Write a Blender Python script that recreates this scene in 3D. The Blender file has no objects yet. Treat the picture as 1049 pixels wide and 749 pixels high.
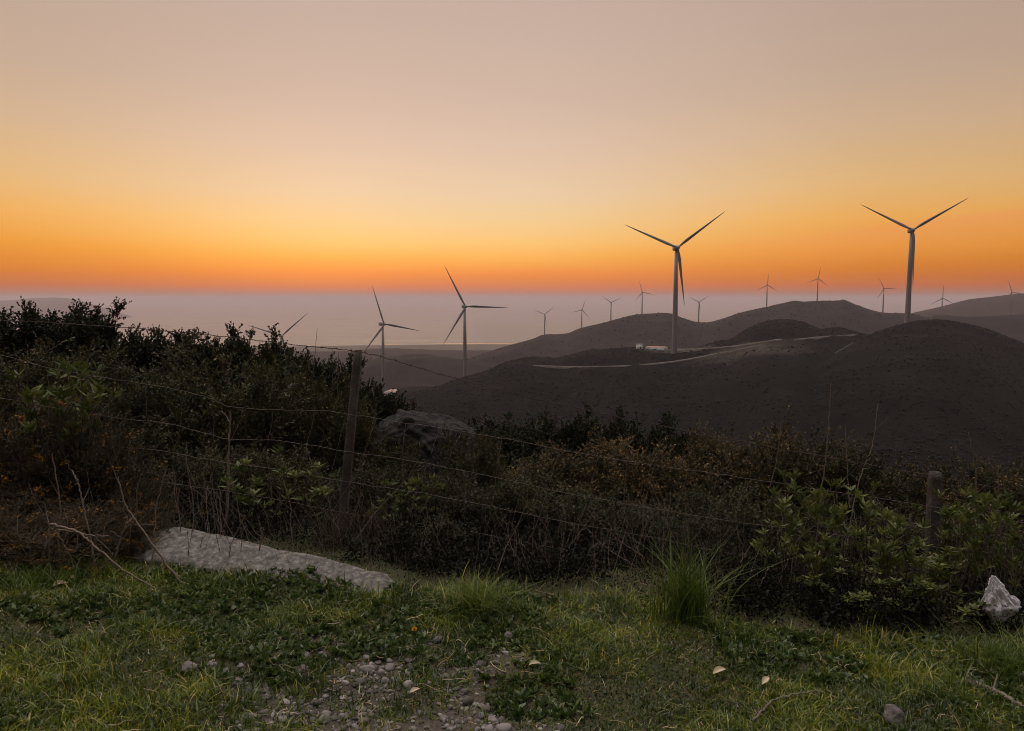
import bpy, math, random
import numpy as np
from mathutils import Vector, Euler, Matrix

random.seed(7)
rng = np.random.default_rng(7)
scn = bpy.context.scene
COL = scn.collection
R = math.radians

# ------------------------------------------------------------------ camera model (eye at the origin)
FPX = 1049 * 26.0 / 36.0
CX, CY = 524.5, 374.5
PITCH = math.atan((CY - 305.5) / FPX)

def ray(px, py):
    xc = (px - CX) / FPX
    yc = -(py - CY) / FPX
    return np.array([xc, math.cos(PITCH) + yc * math.sin(PITCH), -math.sin(PITCH) + yc * math.cos(PITCH)])

def at(px, py, Y):
    d = ray(px, py)
    return d * (Y / d[1])

# ------------------------------------------------------------------ noise
def _hash(ix, iy, iz, seed):
    h = (ix.astype(np.int64) * 374761393 + iy.astype(np.int64) * 668265263 + iz.astype(np.int64) * 2147483647 + seed * 1274126177) & 0xFFFFFFFF
    h = ((h ^ (h >> 13)) * 1274126177) & 0xFFFFFFFF
    h = ((h ^ (h >> 16)) * 2246822519) & 0xFFFFFFFF
    return ((h ^ (h >> 15)) & 0xFFFF) / 65535.0

def vnoise(x, y, z=None, seed=0):
    x = np.asarray(x, float); y = np.asarray(y, float)
    z = np.zeros_like(x) if z is None else np.asarray(z, float)
    ix, iy, iz = np.floor(x), np.floor(y), np.floor(z)
    fx, fy, fz = x - ix, y - iy, z - iz
    fx, fy, fz = [f * f * (3 - 2 * f) for f in (fx, fy, fz)]
    out = 0
    for a in (0, 1):
        for b in (0, 1):
            for c in (0, 1):
                w = (fx if a else 1 - fx) * (fy if b else 1 - fy) * (fz if c else 1 - fz)
                out = out + w * _hash(ix + a, iy + b, iz + c, seed)
    return out * 2 - 1

def fbm(x, y, z=None, seed=0, octaves=4, gain=0.5):
    s, a, f = 0, 1.0, 1.0
    for k in range(octaves):
        s = s + a * vnoise(np.asarray(x) * f, np.asarray(y) * f, None if z is None else np.asarray(z) * f, seed + 17 * k)
        a *= gain; f *= 2.03
    return s

def sstep(a, b, t):
    t = np.clip((np.asarray(t, float) - a) / (b - a), 0, 1)
    return t * t * (3 - 2 * t)

# ------------------------------------------------------------------ object helpers
def tag(o, label=None, cat=None, group=None, kind=None):
    if label: o['label'] = label
    if cat: o['category'] = cat
    if group: o['group'] = group
    if kind: o['kind'] = kind
    return o

def empty(name, loc, label=None, cat=None, group=None, rz=0.0):
    o = bpy.data.objects.new(name, None)
    o.empty_display_size = 0.1
    COL.objects.link(o)
    o.location = loc; o.rotation_euler = (0, 0, rz)
    return tag(o, label, cat, group)

def mesh_np(name, V, F, attr=None, smooth=False, mats=()):
    V = np.ascontiguousarray(V, np.float32); F = np.ascontiguousarray(F, np.int32)
    me = bpy.data.meshes.new(name)
    me.vertices.add(len(V)); me.vertices.foreach_set('co', V.ravel())
    n, k = F.shape
    me.loops.add(n * k); me.loops.foreach_set('vertex_index', F.ravel())
    me.polygons.add(n)
    me.polygons.foreach_set('loop_start', np.arange(0, n * k, k, dtype=np.int32))
    if smooth: me.polygons.foreach_set('use_smooth', np.ones(n, bool))
    if attr is not None:
        for an, av in attr.items():
            a = me.attributes.new(an, 'FLOAT', 'POINT')
            a.data.foreach_set('value', np.ascontiguousarray(av, np.float32))
    for m in mats: me.materials.append(m)
    me.update(calc_edges=True); me.validate()
    return me

def obj(name, me, parent=None, loc=(0, 0, 0)):
    o = bpy.data.objects.new(name, me)
    COL.objects.link(o)
    o.location = loc
    if parent: o.parent = parent
    return o

def copy_tree(o, parent=None):
    c = o.copy(); COL.objects.link(c)
    if parent: c.parent = parent
    for ch in list(o.children): copy_tree(ch, c)
    return c

class Bag:
    """collects vertex / quad arrays of one mesh"""
    def __init__(s): s.V = []; s.F = []; s.A = []; s.n = 0
    def add(s, V, F, a=0.5):
        s.V.append(V); s.F.append(np.asarray(F) + s.n); s.n += len(V)
        s.A.append(np.broadcast_to(np.asarray(a, float), (len(V),)))
    def mesh(s, name, mat, smooth=False):
        return mesh_np(name, np.concatenate(s.V), np.concatenate(s.F), {'rnd': np.concatenate(s.A)}, smooth, (mat,))

def tubes(P, Rr, sides=5, caps=False):
    """P (T,S,3) centre lines, Rr (T,S) radii -> verts, quads"""
    P = np.asarray(P, float); Rr = np.asarray(Rr, float)
    T, S, _ = P.shape
    tan = np.gradient(P, axis=1)
    tan /= np.linalg.norm(tan, axis=2, keepdims=True) + 1e-9
    ref = np.where(np.abs(tan[:, :, 2:3]) > 0.9, np.array([1.0, 0, 0]), np.array([0, 0, 1.0]))
    a = np.cross(tan, ref); a /= np.linalg.norm(a, axis=2, keepdims=True) + 1e-9
    b = np.cross(tan, a)
    ang = np.linspace(0, 2 * np.pi, sides, endpoint=False)
    V = P[:, :, None, :] + Rr[:, :, None, None] * (a[:, :, None, :] * np.cos(ang)[None, None, :, None] + b[:, :, None, :] * np.sin(ang)[None, None, :, None])
    idx = np.arange(T * S * sides).reshape(T, S, sides)
    q = np.stack([idx[:, :-1, :], np.roll(idx, -1, 2)[:, :-1, :], np.roll(idx, -1, 2)[:, 1:, :], idx[:, 1:, :]], -1).reshape(-1, 4)
    return V.reshape(-1, 3), q

def tube1(pts, r0, r1=None, sides=6, taper=None):
    pts = np.asarray(pts, float)
    rr = np.linspace(r0, r0 if r1 is None else r1, len(pts)) if taper is None else taper
    return tubes(pts[None], np.asarray(rr)[None], sides)

def smooth_line(pts, n):
    """Catmull-Rom resample"""
    pts = np.asarray(pts, float)
    p = np.concatenate([2 * pts[:1] - pts[1:2], pts, 2 * pts[-1:] - pts[-2:-1]])
    t = np.linspace(0, len(pts) - 1 - 1e-6, n); i = t.astype(int); f = (t - i)[:, None]
    a, b, c, d = p[i], p[i + 1], p[i + 2], p[i + 3]
    return 0.5 * (2 * b + (c - a) * f + (2 * a - 5 * b + 4 * c - d) * f ** 2 + (3 * b - a - 3 * c + d) * f ** 3)

def unit(v): return v / (np.linalg.norm(v, axis=-1, keepdims=True) + 1e-9)

def leaves(P, D, L, W, fold=0.25, g=None):
    """kite leaves: P (N,3), D (N,3) unit directions, L, W arrays"""
    g = g or rng
    N = len(P)
    side = unit(np.cross(D, g.normal(size=(N, 3))))
    nor = np.cross(side, D)
    L = np.broadcast_to(L, (N,))[:, None]; W = np.broadcast_to(W, (N,))[:, None]
    m = P + D * L * 0.5 + nor * W * fold
    V = np.stack([P, m + side * W * 0.5, P + D * L - nor * L * 0.08, m - side * W * 0.5], 1).reshape(-1, 3)
    F = np.arange(N * 4).reshape(N, 4)
    return V, F

# ------------------------------------------------------------------ materials
def mat(name):
    m = bpy.data.materials.new(name); m.use_nodes = True
    nt = m.node_tree
    for n in list(nt.nodes): nt.nodes.remove(n)
    out = nt.nodes.new('ShaderNodeOutputMaterial')
    return m, nt, out

def ramp_node(nt, stops):
    r = nt.nodes.new('ShaderNodeValToRGB')
    el = r.color_ramp.elements
    while len(el) > 1: el.remove(el[-1])
    el[0].position = stops[0][0]; el[0].color = (*stops[0][1], 1)
    for p, c in stops[1:]:
        e = el.new(p); e.color = (*c, 1)
    return r

def leaf_mat(name, stops, trans=0.25, rough=0.45, var=.4, spec=.28):
    m, nt, out = mat(name)
    at_ = nt.nodes.new('ShaderNodeAttribute'); at_.attribute_name = 'rnd'
    oi = nt.nodes.new('ShaderNodeObjectInfo')
    add = nt.nodes.new('ShaderNodeMath'); add.operation = 'MULTIPLY_ADD'
    add.inputs[1].default_value = var; nt.links.new(oi.outputs['Random'], add.inputs[0])
    sub = nt.nodes.new('ShaderNodeMath'); sub.operation = 'SUBTRACT'; sub.inputs[1].default_value = var / 2
    nt.links.new(at_.outputs['Fac'], sub.inputs[0]); nt.links.new(sub.outputs[0], add.inputs[2])
    r = ramp_node(nt, stops); nt.links.new(add.outputs[0], r.inputs[0])
    p = nt.nodes.new('ShaderNodeBsdfPrincipled')
    p.inputs['Roughness'].default_value = rough
    p.inputs['Specular IOR Level'].default_value = spec
    nt.links.new(r.outputs[0], p.inputs['Base Color'])
    t = nt.nodes.new('ShaderNodeBsdfTranslucent'); nt.links.new(r.outputs[0], t.inputs[0])
    mx = nt.nodes.new('ShaderNodeMixShader'); mx.inputs[0].default_value = trans
    nt.links.new(p.outputs[0], mx.inputs[1]); nt.links.new(t.outputs[0], mx.inputs[2])
    nt.links.new(mx.outputs[0], out.inputs[0])
    return m

def noise_mat(name, stops, scale=5.0, rough=0.9, bump=0.3, bump_scale=None, detail=8, spec=0.3, dist=0.02):
    m, nt, out = mat(name)
    tc = nt.nodes.new('ShaderNodeTexCoord')
    n = nt.nodes.new('ShaderNodeTexNoise'); n.inputs['Scale'].default_value = scale; n.inputs['Detail'].default_value = detail
    n.inputs['Roughness'].default_value = 0.65
    nt.links.new(tc.outputs['Object'], n.inputs['Vector'])
    r = ramp_node(nt, stops); nt.links.new(n.outputs[0], r.inputs[0])
    p = nt.nodes.new('ShaderNodeBsdfPrincipled')
    p.inputs['Roughness'].default_value = rough; p.inputs['Specular IOR Level'].default_value = spec
    nt.links.new(r.outputs[0], p.inputs['Base Color'])
    if bump:
        n2 = nt.nodes.new('ShaderNodeTexNoise'); n2.inputs['Scale'].default_value = bump_scale or scale * 4; n2.inputs['Detail'].default_value = 6
        nt.links.new(tc.outputs['Object'], n2.inputs['Vector'])
        b = nt.nodes.new('ShaderNodeBump'); b.inputs['Strength'].default_value = bump; b.inputs['Distance'].default_value = dist
        nt.links.new(n2.outputs[0], b.inputs['Height']); nt.links.new(b.outputs[0], p.inputs['Normal'])
    nt.links.new(p.outputs[0], out.inputs[0])
    return m

def plain(name, col, rough=0.5, metal=0.0, spec=0.5):
    m, nt, out = mat(name)
    p = nt.nodes.new('ShaderNodeBsdfPrincipled')
    p.inputs['Base Color'].default_value = (*col, 1); p.inputs['Roughness'].default_value = rough
    p.inputs['Metallic'].default_value = metal; p.inputs['Specular IOR Level'].default_value = spec
    nt.links.new(p.outputs[0], out.inputs[0])
    return m

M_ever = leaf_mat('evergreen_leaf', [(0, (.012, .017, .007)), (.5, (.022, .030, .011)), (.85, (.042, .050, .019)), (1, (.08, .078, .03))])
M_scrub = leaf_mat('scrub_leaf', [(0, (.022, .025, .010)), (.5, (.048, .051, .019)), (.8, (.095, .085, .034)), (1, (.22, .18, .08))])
M_under_shade = leaf_mat('understorey_leaf_shade', [(0, (.010, .010, .006)), (.5, (.018, .017, .010)), (.85, (.030, .027, .015)), (1, (.055, .045, .024))], spec=.12)  # scrub leaf with the shade between bushes darkened into its colour
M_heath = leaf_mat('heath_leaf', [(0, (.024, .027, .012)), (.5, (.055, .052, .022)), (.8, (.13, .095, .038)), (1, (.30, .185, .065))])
M_gorse = leaf_mat('gorse_spine', [(0, (.022, .022, .010)), (.5, (.050, .042, .018)), (1, (.15, .095, .036))])
M_flower = leaf_mat('gorse_flower', [(0, (.26, .12, .015)), (1, (.44, .23, .025))], trans=.35)
M_broad = leaf_mat('broad_leaf', [(0, (.04, .056, .016)), (.5, (.085, .11, .028)), (1, (.17, .19, .05))], trans=.3, rough=.4)
M_dryred = leaf_mat('dry_grass_blade', [(0, (.06, .042, .032)), (.6, (.12, .08, .06)), (1, (.22, .16, .12))], trans=.2)
M_grass = leaf_mat('grass_blade', [(0, (.020, .042, .006)), (.42, (.080, .130, .012)), (.8, (.235, .275, .022)), (.94, (.40, .36, .06)), (1, (.52, .43, .22))], trans=.4, rough=.32, var=0, spec=.55)
M_tuft = leaf_mat('tuft_blade', [(0, (.045, .08, .012)), (.7, (.12, .175, .026)), (1, (.26, .28, .06))], trans=.3, rough=.45)
M_weed = leaf_mat('weed_leaf', [(0, (.026, .046, .012)), (.6, (.06, .10, .022)), (1, (.15, .19, .05))], trans=.3, rough=.30, spec=.55)
M_straw = leaf_mat('straw', [(0, (.18, .13, .07)), (.7, (.34, .26, .15)), (1, (.55, .46, .32))], trans=.1)
M_bark = noise_mat('shrub_bark', [(.3, (.045, .034, .026)), (.7, (.11, .085, .066))], 30, bump=.3)
M_dead = noise_mat('dead_wood', [(.3, (.10, .078, .062)), (.7, (.23, .185, .15))], 25, bump=.4)
M_post = noise_mat('weathered_post', [(.25, (.03, .026, .023)), (.5, (.065, .056, .049)), (.75, (.125, .11, .098))], 9, bump=.5, bump_scale=60)
M_wire = noise_mat('rusty_wire', [(.35, (.10, .065, .05)), (.65, (.22, .18, .16))], 20, rough=.6, bump=0)
M_barb = noise_mat('rusty_barbed_wire', [(.35, (.045, .03, .024)), (.65, (.09, .06, .05))], 20, rough=.7, bump=0)
M_granite = noise_mat('granite', [(.25, (.035, .032, .028)), (.42, (.085, .078, .070)), (.56, (.15, .14, .127)), (.66, (.26, .245, .22))], 30, bump=.6, bump_scale=80, dist=.008)
M_boulder = noise_mat('dark_boulder_stone', [(.25, (.008, .0075, .007)), (.55, (.020, .0175, .0165)), (.75, (.048, .042, .038))], 6, bump=1, bump_scale=16, dist=.04)
M_pebble = leaf_mat('pebble_stone', [(0, (.07, .062, .056)), (.5, (.135, .122, .112)), (.85, (.22, .205, .19)), (1, (.34, .31, .285))], trans=0, rough=.8, var=0)
M_turb = plain('turbine_paint', (.20, .20, .205), .5)
M_bag = noise_mat('white_plastic', [(.3, (.46, .46, .46)), (.55, (.58, .58, .60)), (.75, (.66, .66, .68))], 5, rough=.4, bump=.25, bump_scale=12, spec=.4, dist=.01)
M_shed = plain('shed_wall', (.7, .69, .66), .8)
M_roof = plain('shed_roof', (.08, .075, .07), .8)
M_yellow = plain('dandelion_petal', (.75, .42, .03), .6)

# ------------------------------------------------------------------ near ground
_pr = np.array([0, 8, 14, 40, 200, 420, 700, 1200, 2500, 3600, 4500, 4800, 5400, 90000.])
_pz = np.array([0, 0, 0, -9, -62, -88, -118, -180, -284, -293, -296.5, -299, -330, -330.])

def gz(x, y, detail=True):
    x = np.asarray(x, float); y = np.asarray(y, float)
    xc = 12 * np.tanh(x / 12)
    z = -1.68 - 0.062 * xc
    s = 0.03 + 0.20 * sstep(-4.2, 1.2, x)
    z = z - s * np.clip(np.minimum(y, 14) - 4.3, 0, None)
    if detail:
        r = np.hypot(x, y)
        z = z + (0.035 * fbm(x * 1.1, y * 1.1, seed=3) + 0.024 * fbm(x * 3.1, y * 3.1, seed=4, octaves=2) + 0.010 * fbm(x * 6, y * 6, seed=5, octaves=3)) * (r < 400)
    r = np.hypot(x, np.where(y > 0, y, y * .35))
    far = np.interp(r, _pr, _pz)
    w = sstep(60, 200, r)
    return (z) * (1 - w) + far * w + far * (1 - w) + (r > 300) * 6 * np.clip((4200 - r) / 4000, 0, 1) * fbm(x / 140, y / 140, seed=9)

def ground_hit(px, py):
    d = ray(px, py)
    for Y in np.arange(1.2, 14, 0.02):
        p = d * (Y / d[1])
        if p[2] < float(gz(p[0], p[1], False)): return p
    return d * (14 / d[1])

# gravel patch mask on the near ground
GP = [(ground_hit(330, 690), 0.74, 0.24), (ground_hit(400, 735), 0.80, 0.24), (ground_hit(500, 668), 0.30, 0.28), (ground_hit(430, 708), .55, .25), (ground_hit(285, 650), .20, .10)]
def gravel_mask(x, y):
    wx = x + 0.16 * fbm(x * 3, y * 3, seed=31, octaves=3); wy = y + 0.10 * fbm(x * 3, y * 3, seed=32, octaves=3)
    m = np.zeros_like(np.asarray(x, float))
    for p, a, b in GP:
        d = np.sqrt(((wx - p[0]) / a) ** 2 + ((wy - p[1]) / b) ** 2)
        m = np.maximum(m, 1 - sstep(.45, 1.2, d))
    return m * np.clip(.62 + .75 * fbm(x * 4.5, y * 4.5, seed=35, octaves=3), .08, 1)

# ------------------------------------------------------------------ ground sheet
th = np.concatenate([np.linspace(-50, 50, 421), np.linspace(50, 310, 161)[1:-1]]) * np.pi / 180
rad = np.concatenate([[0.0], np.geomspace(.25, 1.2, 14)[:-1], np.arange(1.2, 7, .035), np.geomspace(7, 5600, 170)])
TH, RD = np.meshgrid(th, rad, indexing='ij')
GX, GY = RD * np.sin(TH), RD * np.cos(TH)
GZ = gz(GX, GY)
na, nr = TH.shape
idx = np.arange(na * nr).reshape(na, nr)
nx = np.roll(idx, -1, 0)
F = np.stack([idx[:, :-1], idx[:, 1:], nx[:, 1:], nx[:, :-1]], -1).reshape(-1, 4)
V = np.stack([GX, GY, GZ], -1).reshape(-1, 3)
gm = gravel_mask(GX, GY).ravel()

m, nt, out = mat('ground_soil')
tc = nt.nodes.new('ShaderNodeTexCoord')
n1 = nt.nodes.new('ShaderNodeTexNoise'); n1.inputs['Scale'].default_value = 3.2; n1.inputs['Detail'].default_value = 10
n2 = nt.nodes.new('ShaderNodeTexNoise'); n2.inputs['Scale'].default_value = 70; n2.inputs['Detail'].default_value = 6
n3 = nt.nodes.new('ShaderNodeTexNoise'); n3.inputs['Scale'].default_value = .012; n3.inputs['Detail'].default_value = 12; n3.inputs['Roughness'].default_value = .7
for n in (n1, n2, n3): nt.links.new(tc.outputs['Object'], n.inputs['Vector'])
ra = ramp_node(nt, [(.3, (.030, .034, .014)), (.55, (.055, .052, .024)), (.75, (.085, .070, .042))]); nt.links.new(n1.outputs[0], ra.inputs[0])
rb = ramp_node(nt, [(.3, (.05, .042, .034)), (.6, (.09, .075, .062)), (.8, (.14, .12, .10))]); nt.links.new(n2.outputs[0], rb.inputs[0])
rc = ramp_node(nt, [(.35, (.035, .034, .022)), (.5, (.055, .05, .034)), (.62, (.10, .085, .06))]); nt.links.new(n3.outputs[0], rc.inputs[0])
ga = nt.nodes.new('ShaderNodeAttribute'); ga.attribute_name = 'gravel'
fa = nt.nodes.new('ShaderNodeAttribute'); fa.attribute_name = 'far'
mx = nt.nodes.new('ShaderNodeMixRGB'); nt.links.new(ga.outputs['Fac'], mx.inputs[0]); nt.links.new(ra.outputs[0], mx.inputs[1]); nt.links.new(rb.outputs[0], mx.inputs[2])
mx2 = nt.nodes.new('ShaderNodeMixRGB'); nt.links.new(fa.outputs['Fac'], mx2.inputs[0]); nt.links.new(mx.outputs[0], mx2.inputs[1]); nt.links.new(rc.outputs[0], mx2.inputs[2])
p = nt.nodes.new('ShaderNodeBsdfPrincipled'); p.inputs['Roughness'].default_value = .95; p.inputs['Specular IOR Level'].default_value = .2
bm_ = nt.nodes.new('ShaderNodeBump'); bm_.inputs['Strength'].default_value = .6; bm_.inputs['Distance'].default_value = .015
nt.links.new(n2.outputs[0], bm_.inputs['Height']); nt.links.new(bm_.outputs[0], p.inputs['Normal'])
nt.links.new(mx2.outputs[0], p.inputs['Base Color']); nt.links.new(p.outputs[0], out.inputs[0])
tag(obj('ground', mesh_np('ground', V, F[:, ::-1], {'gravel': gm, 'far': sstep(30, 120, RD).ravel()}, True, (m,))), kind='structure')

# ------------------------------------------------------------------ sea
m, nt, out = mat('sea_water')
tc = nt.nodes.new('ShaderNodeTexCoord')
mp = nt.nodes.new('ShaderNodeMapping'); mp.inputs['Scale'].default_value = (.0012, .0045, .002); nt.links.new(tc.outputs['Object'], mp.inputs[0])
n1 = nt.nodes.new('ShaderNodeTexNoise'); n1.inputs['Scale'].default_value = 1.0; n1.inputs['Detail'].default_value = 8; nt.links.new(mp.outputs[0], n1.inputs['Vector'])
rr_ = nt.nodes.new('ShaderNodeMapRange'); rr_.inputs[1].default_value = .3; rr_.inputs[2].default_value = .7; rr_.inputs[3].default_value = .27; rr_.inputs[4].default_value = .33
nt.links.new(n1.outputs[0], rr_.inputs[0])
n2 = nt.nodes.new('ShaderNodeTexNoise'); n2.inputs['Scale'].default_value = .05; n2.inputs['Detail'].default_value = 6; nt.links.new(tc.outputs['Object'], n2.inputs['Vector'])
b = nt.nodes.new('ShaderNodeBump'); b.inputs['Strength'].default_value = .1; b.inputs['Distance'].default_value = 2; nt.links.new(n2.outputs[0], b.inputs['Height'])
p = nt.nodes.new('ShaderNodeBsdfPrincipled'); p.inputs['Base Color'].default_value = (.035, .045, .055, 1)
nt.links.new(rr_.outputs[0], p.inputs['Roughness']); nt.links.new(b.outputs[0], p.inputs['Normal']); nt.links.new(p.outputs[0], out.inputs[0])
ths = np.linspace(0, 2 * np.pi, 181)[:-1]; rs = np.concatenate([[3000.], np.geomspace(4000, 78000, 40)])
T2, R2 = np.meshgrid(ths, rs, indexing='ij')
V = np.stack([R2 * np.sin(T2), R2 * np.cos(T2), np.full_like(R2, -300.)], -1).reshape(-1, 3)
idx = np.arange(T2.size).reshape(T2.shape); nx = np.roll(idx, -1, 0)
F = np.stack([idx[:, :-1], nx[:, :-1], nx[:, 1:], idx[:, 1:]], -1).reshape(-1, 4)
tag(obj('sea', mesh_np('sea', V, F[:, ::-1], None, True, (m,))), kind='structure')
M_water = plain('pond_water', (.05, .055, .06), .06)

# ------------------------------------------------------------------ hills (height fields round a crest line read off the skyline)
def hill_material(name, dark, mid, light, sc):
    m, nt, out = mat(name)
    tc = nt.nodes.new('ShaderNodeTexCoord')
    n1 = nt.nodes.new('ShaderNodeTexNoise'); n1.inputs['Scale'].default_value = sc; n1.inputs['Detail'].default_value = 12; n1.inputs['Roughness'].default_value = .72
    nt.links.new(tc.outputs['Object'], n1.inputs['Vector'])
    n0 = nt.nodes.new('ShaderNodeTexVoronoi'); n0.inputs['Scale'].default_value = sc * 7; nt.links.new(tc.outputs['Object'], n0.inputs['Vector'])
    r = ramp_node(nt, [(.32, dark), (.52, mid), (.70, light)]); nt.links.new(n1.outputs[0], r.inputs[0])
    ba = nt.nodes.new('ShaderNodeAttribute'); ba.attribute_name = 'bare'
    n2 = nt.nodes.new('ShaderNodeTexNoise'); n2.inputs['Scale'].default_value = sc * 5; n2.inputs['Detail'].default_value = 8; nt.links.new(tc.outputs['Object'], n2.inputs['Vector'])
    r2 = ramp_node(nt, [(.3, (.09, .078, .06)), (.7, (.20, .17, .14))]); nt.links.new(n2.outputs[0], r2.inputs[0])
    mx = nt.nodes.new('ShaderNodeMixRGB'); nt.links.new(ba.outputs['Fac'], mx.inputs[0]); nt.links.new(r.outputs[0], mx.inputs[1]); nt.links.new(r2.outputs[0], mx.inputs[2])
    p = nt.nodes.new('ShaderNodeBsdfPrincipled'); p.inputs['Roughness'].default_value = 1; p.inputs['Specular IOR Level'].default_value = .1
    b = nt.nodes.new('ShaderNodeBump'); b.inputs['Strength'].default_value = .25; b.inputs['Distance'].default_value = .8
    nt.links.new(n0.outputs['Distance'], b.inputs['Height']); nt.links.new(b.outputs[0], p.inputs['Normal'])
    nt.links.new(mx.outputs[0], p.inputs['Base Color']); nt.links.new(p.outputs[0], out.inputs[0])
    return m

class Hill:
    def __init__(s, name, crest, sf, sb, w, rough, seed, front, back, nu=420, nv=110, material=None, bumps=1.0):
        c = np.array(crest, float)
        us, Ys, Zs = [], [], []
        # densify the crest in pixel space, smoothly
        pl = smooth_line(c, len(c) * 10)
        for px, py, Y in pl:
            d = ray(px, py); us.append(d[0] / d[1]); Ys.append(Y); Zs.append(d[2] / d[1] * Y)
        s.u = np.array(us); s.Yc = np.array(Ys); s.Zc = np.array(Zs)
        s.sf, s.sb, s.w, s.rough, s.seed = sf, sb, w, rough, seed
        s.front, s.back, s.name, s.bumps = front, back, name, bumps
        s.nu, s.nv, s.material = nu, nv, material
    def h(s, u, Y):
        Yc = np.interp(u, s.u, s.Yc); Zc = np.interp(u, s.u, s.Zc)
        d = Y - Yc
        sl = np.where(d < 0, s.sf, s.sb)
        z = Zc - sl * (np.sqrt(d * d + s.w ** 2) - s.w)
        x = u * Y
        k = 1 / max(s.w, 10)
        fade = sstep(0, s.w * 1.2, np.abs(d))
        z = z + s.rough * 4 * fbm(x * k * .6, Y * k * .6, seed=s.seed, octaves=4) * fade
        z = z + s.rough * fbm(x * k * 4, Y * k * 4, seed=s.seed + 3, octaves=4, gain=.6) * (.35 + .65 * fade) * s.bumps
        z = z - 0.02 * np.clip(np.abs(u) - 1.3, 0, None) * Y
        return z
    def build(s, bare=None):
        u = np.linspace(s.u[0], s.u[-1], s.nu)
        v = np.linspace(-1, 1, s.nv); v = np.sign(v) * np.abs(v) ** 1.6
        U, Vv = np.meshgrid(u, v, indexing='ij')
        Yc = np.interp(U, s.u, s.Yc)
        Y = Yc + np.where(Vv < 0, Vv * (Yc - s.front), Vv * s.back)
        Z = s.h(U, Y)
        P = np.stack([U * Y, Y, Z], -1)
        idx = np.arange(U.size).reshape(U.shape)
        F = np.stack([idx[:-1, :-1], idx[1:, :-1], idx[1:, 1:], idx[:-1, 1:]], -1).reshape(-1, 4)
        b = np.zeros(U.size) if bare is None else bare(U, Y, Z).ravel()
        o = obj(s.name, mesh_np(s.name, P.reshape(-1, 3), F, {'bare': b}, True, (s.material,)))
        tag(o, kind='structure'); s.o = o
        return o
    def hit(s, px, py, Y0=None):
        d = ray(px, py); u = d[0] / d[1]; t = d[2] / d[1]
        Ys = np.linspace(Y0 or s.front, float(np.interp(u, s.u, s.Yc)) + s.back, 6000)
        hz = s.h(np.full_like(Ys, u), Ys)
        k = np.argmax(hz > t * Ys)
        Y = Ys[k] if (hz > t * Ys).any() else float(np.interp(u, s.u, s.Yc))
        return np.array([u * Y, Y, float(s.h(np.array([u]), np.array([Y]))[0])])

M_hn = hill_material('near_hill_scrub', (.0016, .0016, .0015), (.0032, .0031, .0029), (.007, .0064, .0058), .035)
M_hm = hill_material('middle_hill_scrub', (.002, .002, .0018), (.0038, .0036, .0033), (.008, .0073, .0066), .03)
M_hf = hill_material('far_hill_scrub_hazed', (.009, .0083, .008), (.017, .0155, .0145), (.032, .029, .027), .012)  # colour lifted above the nearer scrub to stand in for more haze

hA = Hill('hill', [(640, 520, 330), (700, 478, 360), (760, 436, 390), (815, 392, 430), (850, 366, 465), (885, 346, 500), (910, 336, 525), (930, 331, 535), (950, 328, 540), (970, 328.5, 540), (1000, 334, 535), (1030, 345, 525), (1060, 357, 515), (1120, 385, 500), (1250, 440, 480), (1500, 520, 450)],
          .17, .30, 45, .55, 11, 130, 260, 520, 130, M_hn)
hB = Hill('hill', [(300, 478, 430), (340, 452, 440), (380, 426, 450), (410, 409, 460), (440, 400, 480), (470, 391, 500), (495, 383, 515), (520, 372, 530), (545, 367, 540), (570, 368, 545), (595, 361, 550), (620, 358, 552), (650, 357, 553), (690, 357.5, 555), (715, 356, 556), (735, 350, 566), (748, 348, 572), (765, 338, 580), (785, 329.5, 585), (805, 327.5, 585), (822, 330, 585), (840, 337, 580), (860, 336, 580), (880, 341, 575), (920, 352, 570), (980, 372, 560), (1100, 420, 540)],
          .15, .25, 40, .55, 21, 130, 240, 620, 130, M_hm)
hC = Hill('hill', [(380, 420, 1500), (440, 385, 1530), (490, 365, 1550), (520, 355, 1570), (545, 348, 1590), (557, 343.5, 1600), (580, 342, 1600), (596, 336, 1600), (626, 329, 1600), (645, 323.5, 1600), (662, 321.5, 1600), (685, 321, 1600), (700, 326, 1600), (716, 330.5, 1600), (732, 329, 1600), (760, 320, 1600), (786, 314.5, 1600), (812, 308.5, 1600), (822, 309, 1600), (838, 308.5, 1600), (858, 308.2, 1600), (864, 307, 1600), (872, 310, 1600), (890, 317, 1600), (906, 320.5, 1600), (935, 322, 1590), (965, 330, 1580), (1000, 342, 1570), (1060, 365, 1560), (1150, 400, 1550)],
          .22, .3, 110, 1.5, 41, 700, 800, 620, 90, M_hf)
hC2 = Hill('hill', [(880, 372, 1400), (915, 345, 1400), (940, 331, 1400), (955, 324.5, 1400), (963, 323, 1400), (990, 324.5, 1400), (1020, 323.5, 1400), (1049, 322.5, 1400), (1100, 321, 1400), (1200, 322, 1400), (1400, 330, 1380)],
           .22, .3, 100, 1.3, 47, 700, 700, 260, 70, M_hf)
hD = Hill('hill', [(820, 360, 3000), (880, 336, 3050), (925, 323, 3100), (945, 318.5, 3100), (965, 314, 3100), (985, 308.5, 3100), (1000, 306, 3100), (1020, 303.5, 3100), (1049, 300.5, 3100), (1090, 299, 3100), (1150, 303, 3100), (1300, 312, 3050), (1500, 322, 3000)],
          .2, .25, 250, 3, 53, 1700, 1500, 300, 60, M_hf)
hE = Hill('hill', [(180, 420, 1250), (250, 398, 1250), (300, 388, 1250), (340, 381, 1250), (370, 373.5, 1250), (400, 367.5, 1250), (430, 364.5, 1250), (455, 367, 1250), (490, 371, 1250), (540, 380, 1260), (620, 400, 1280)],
          .16, .2, 120, 1.5, 61, 700, 700, 320, 70, M_hf)
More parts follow.
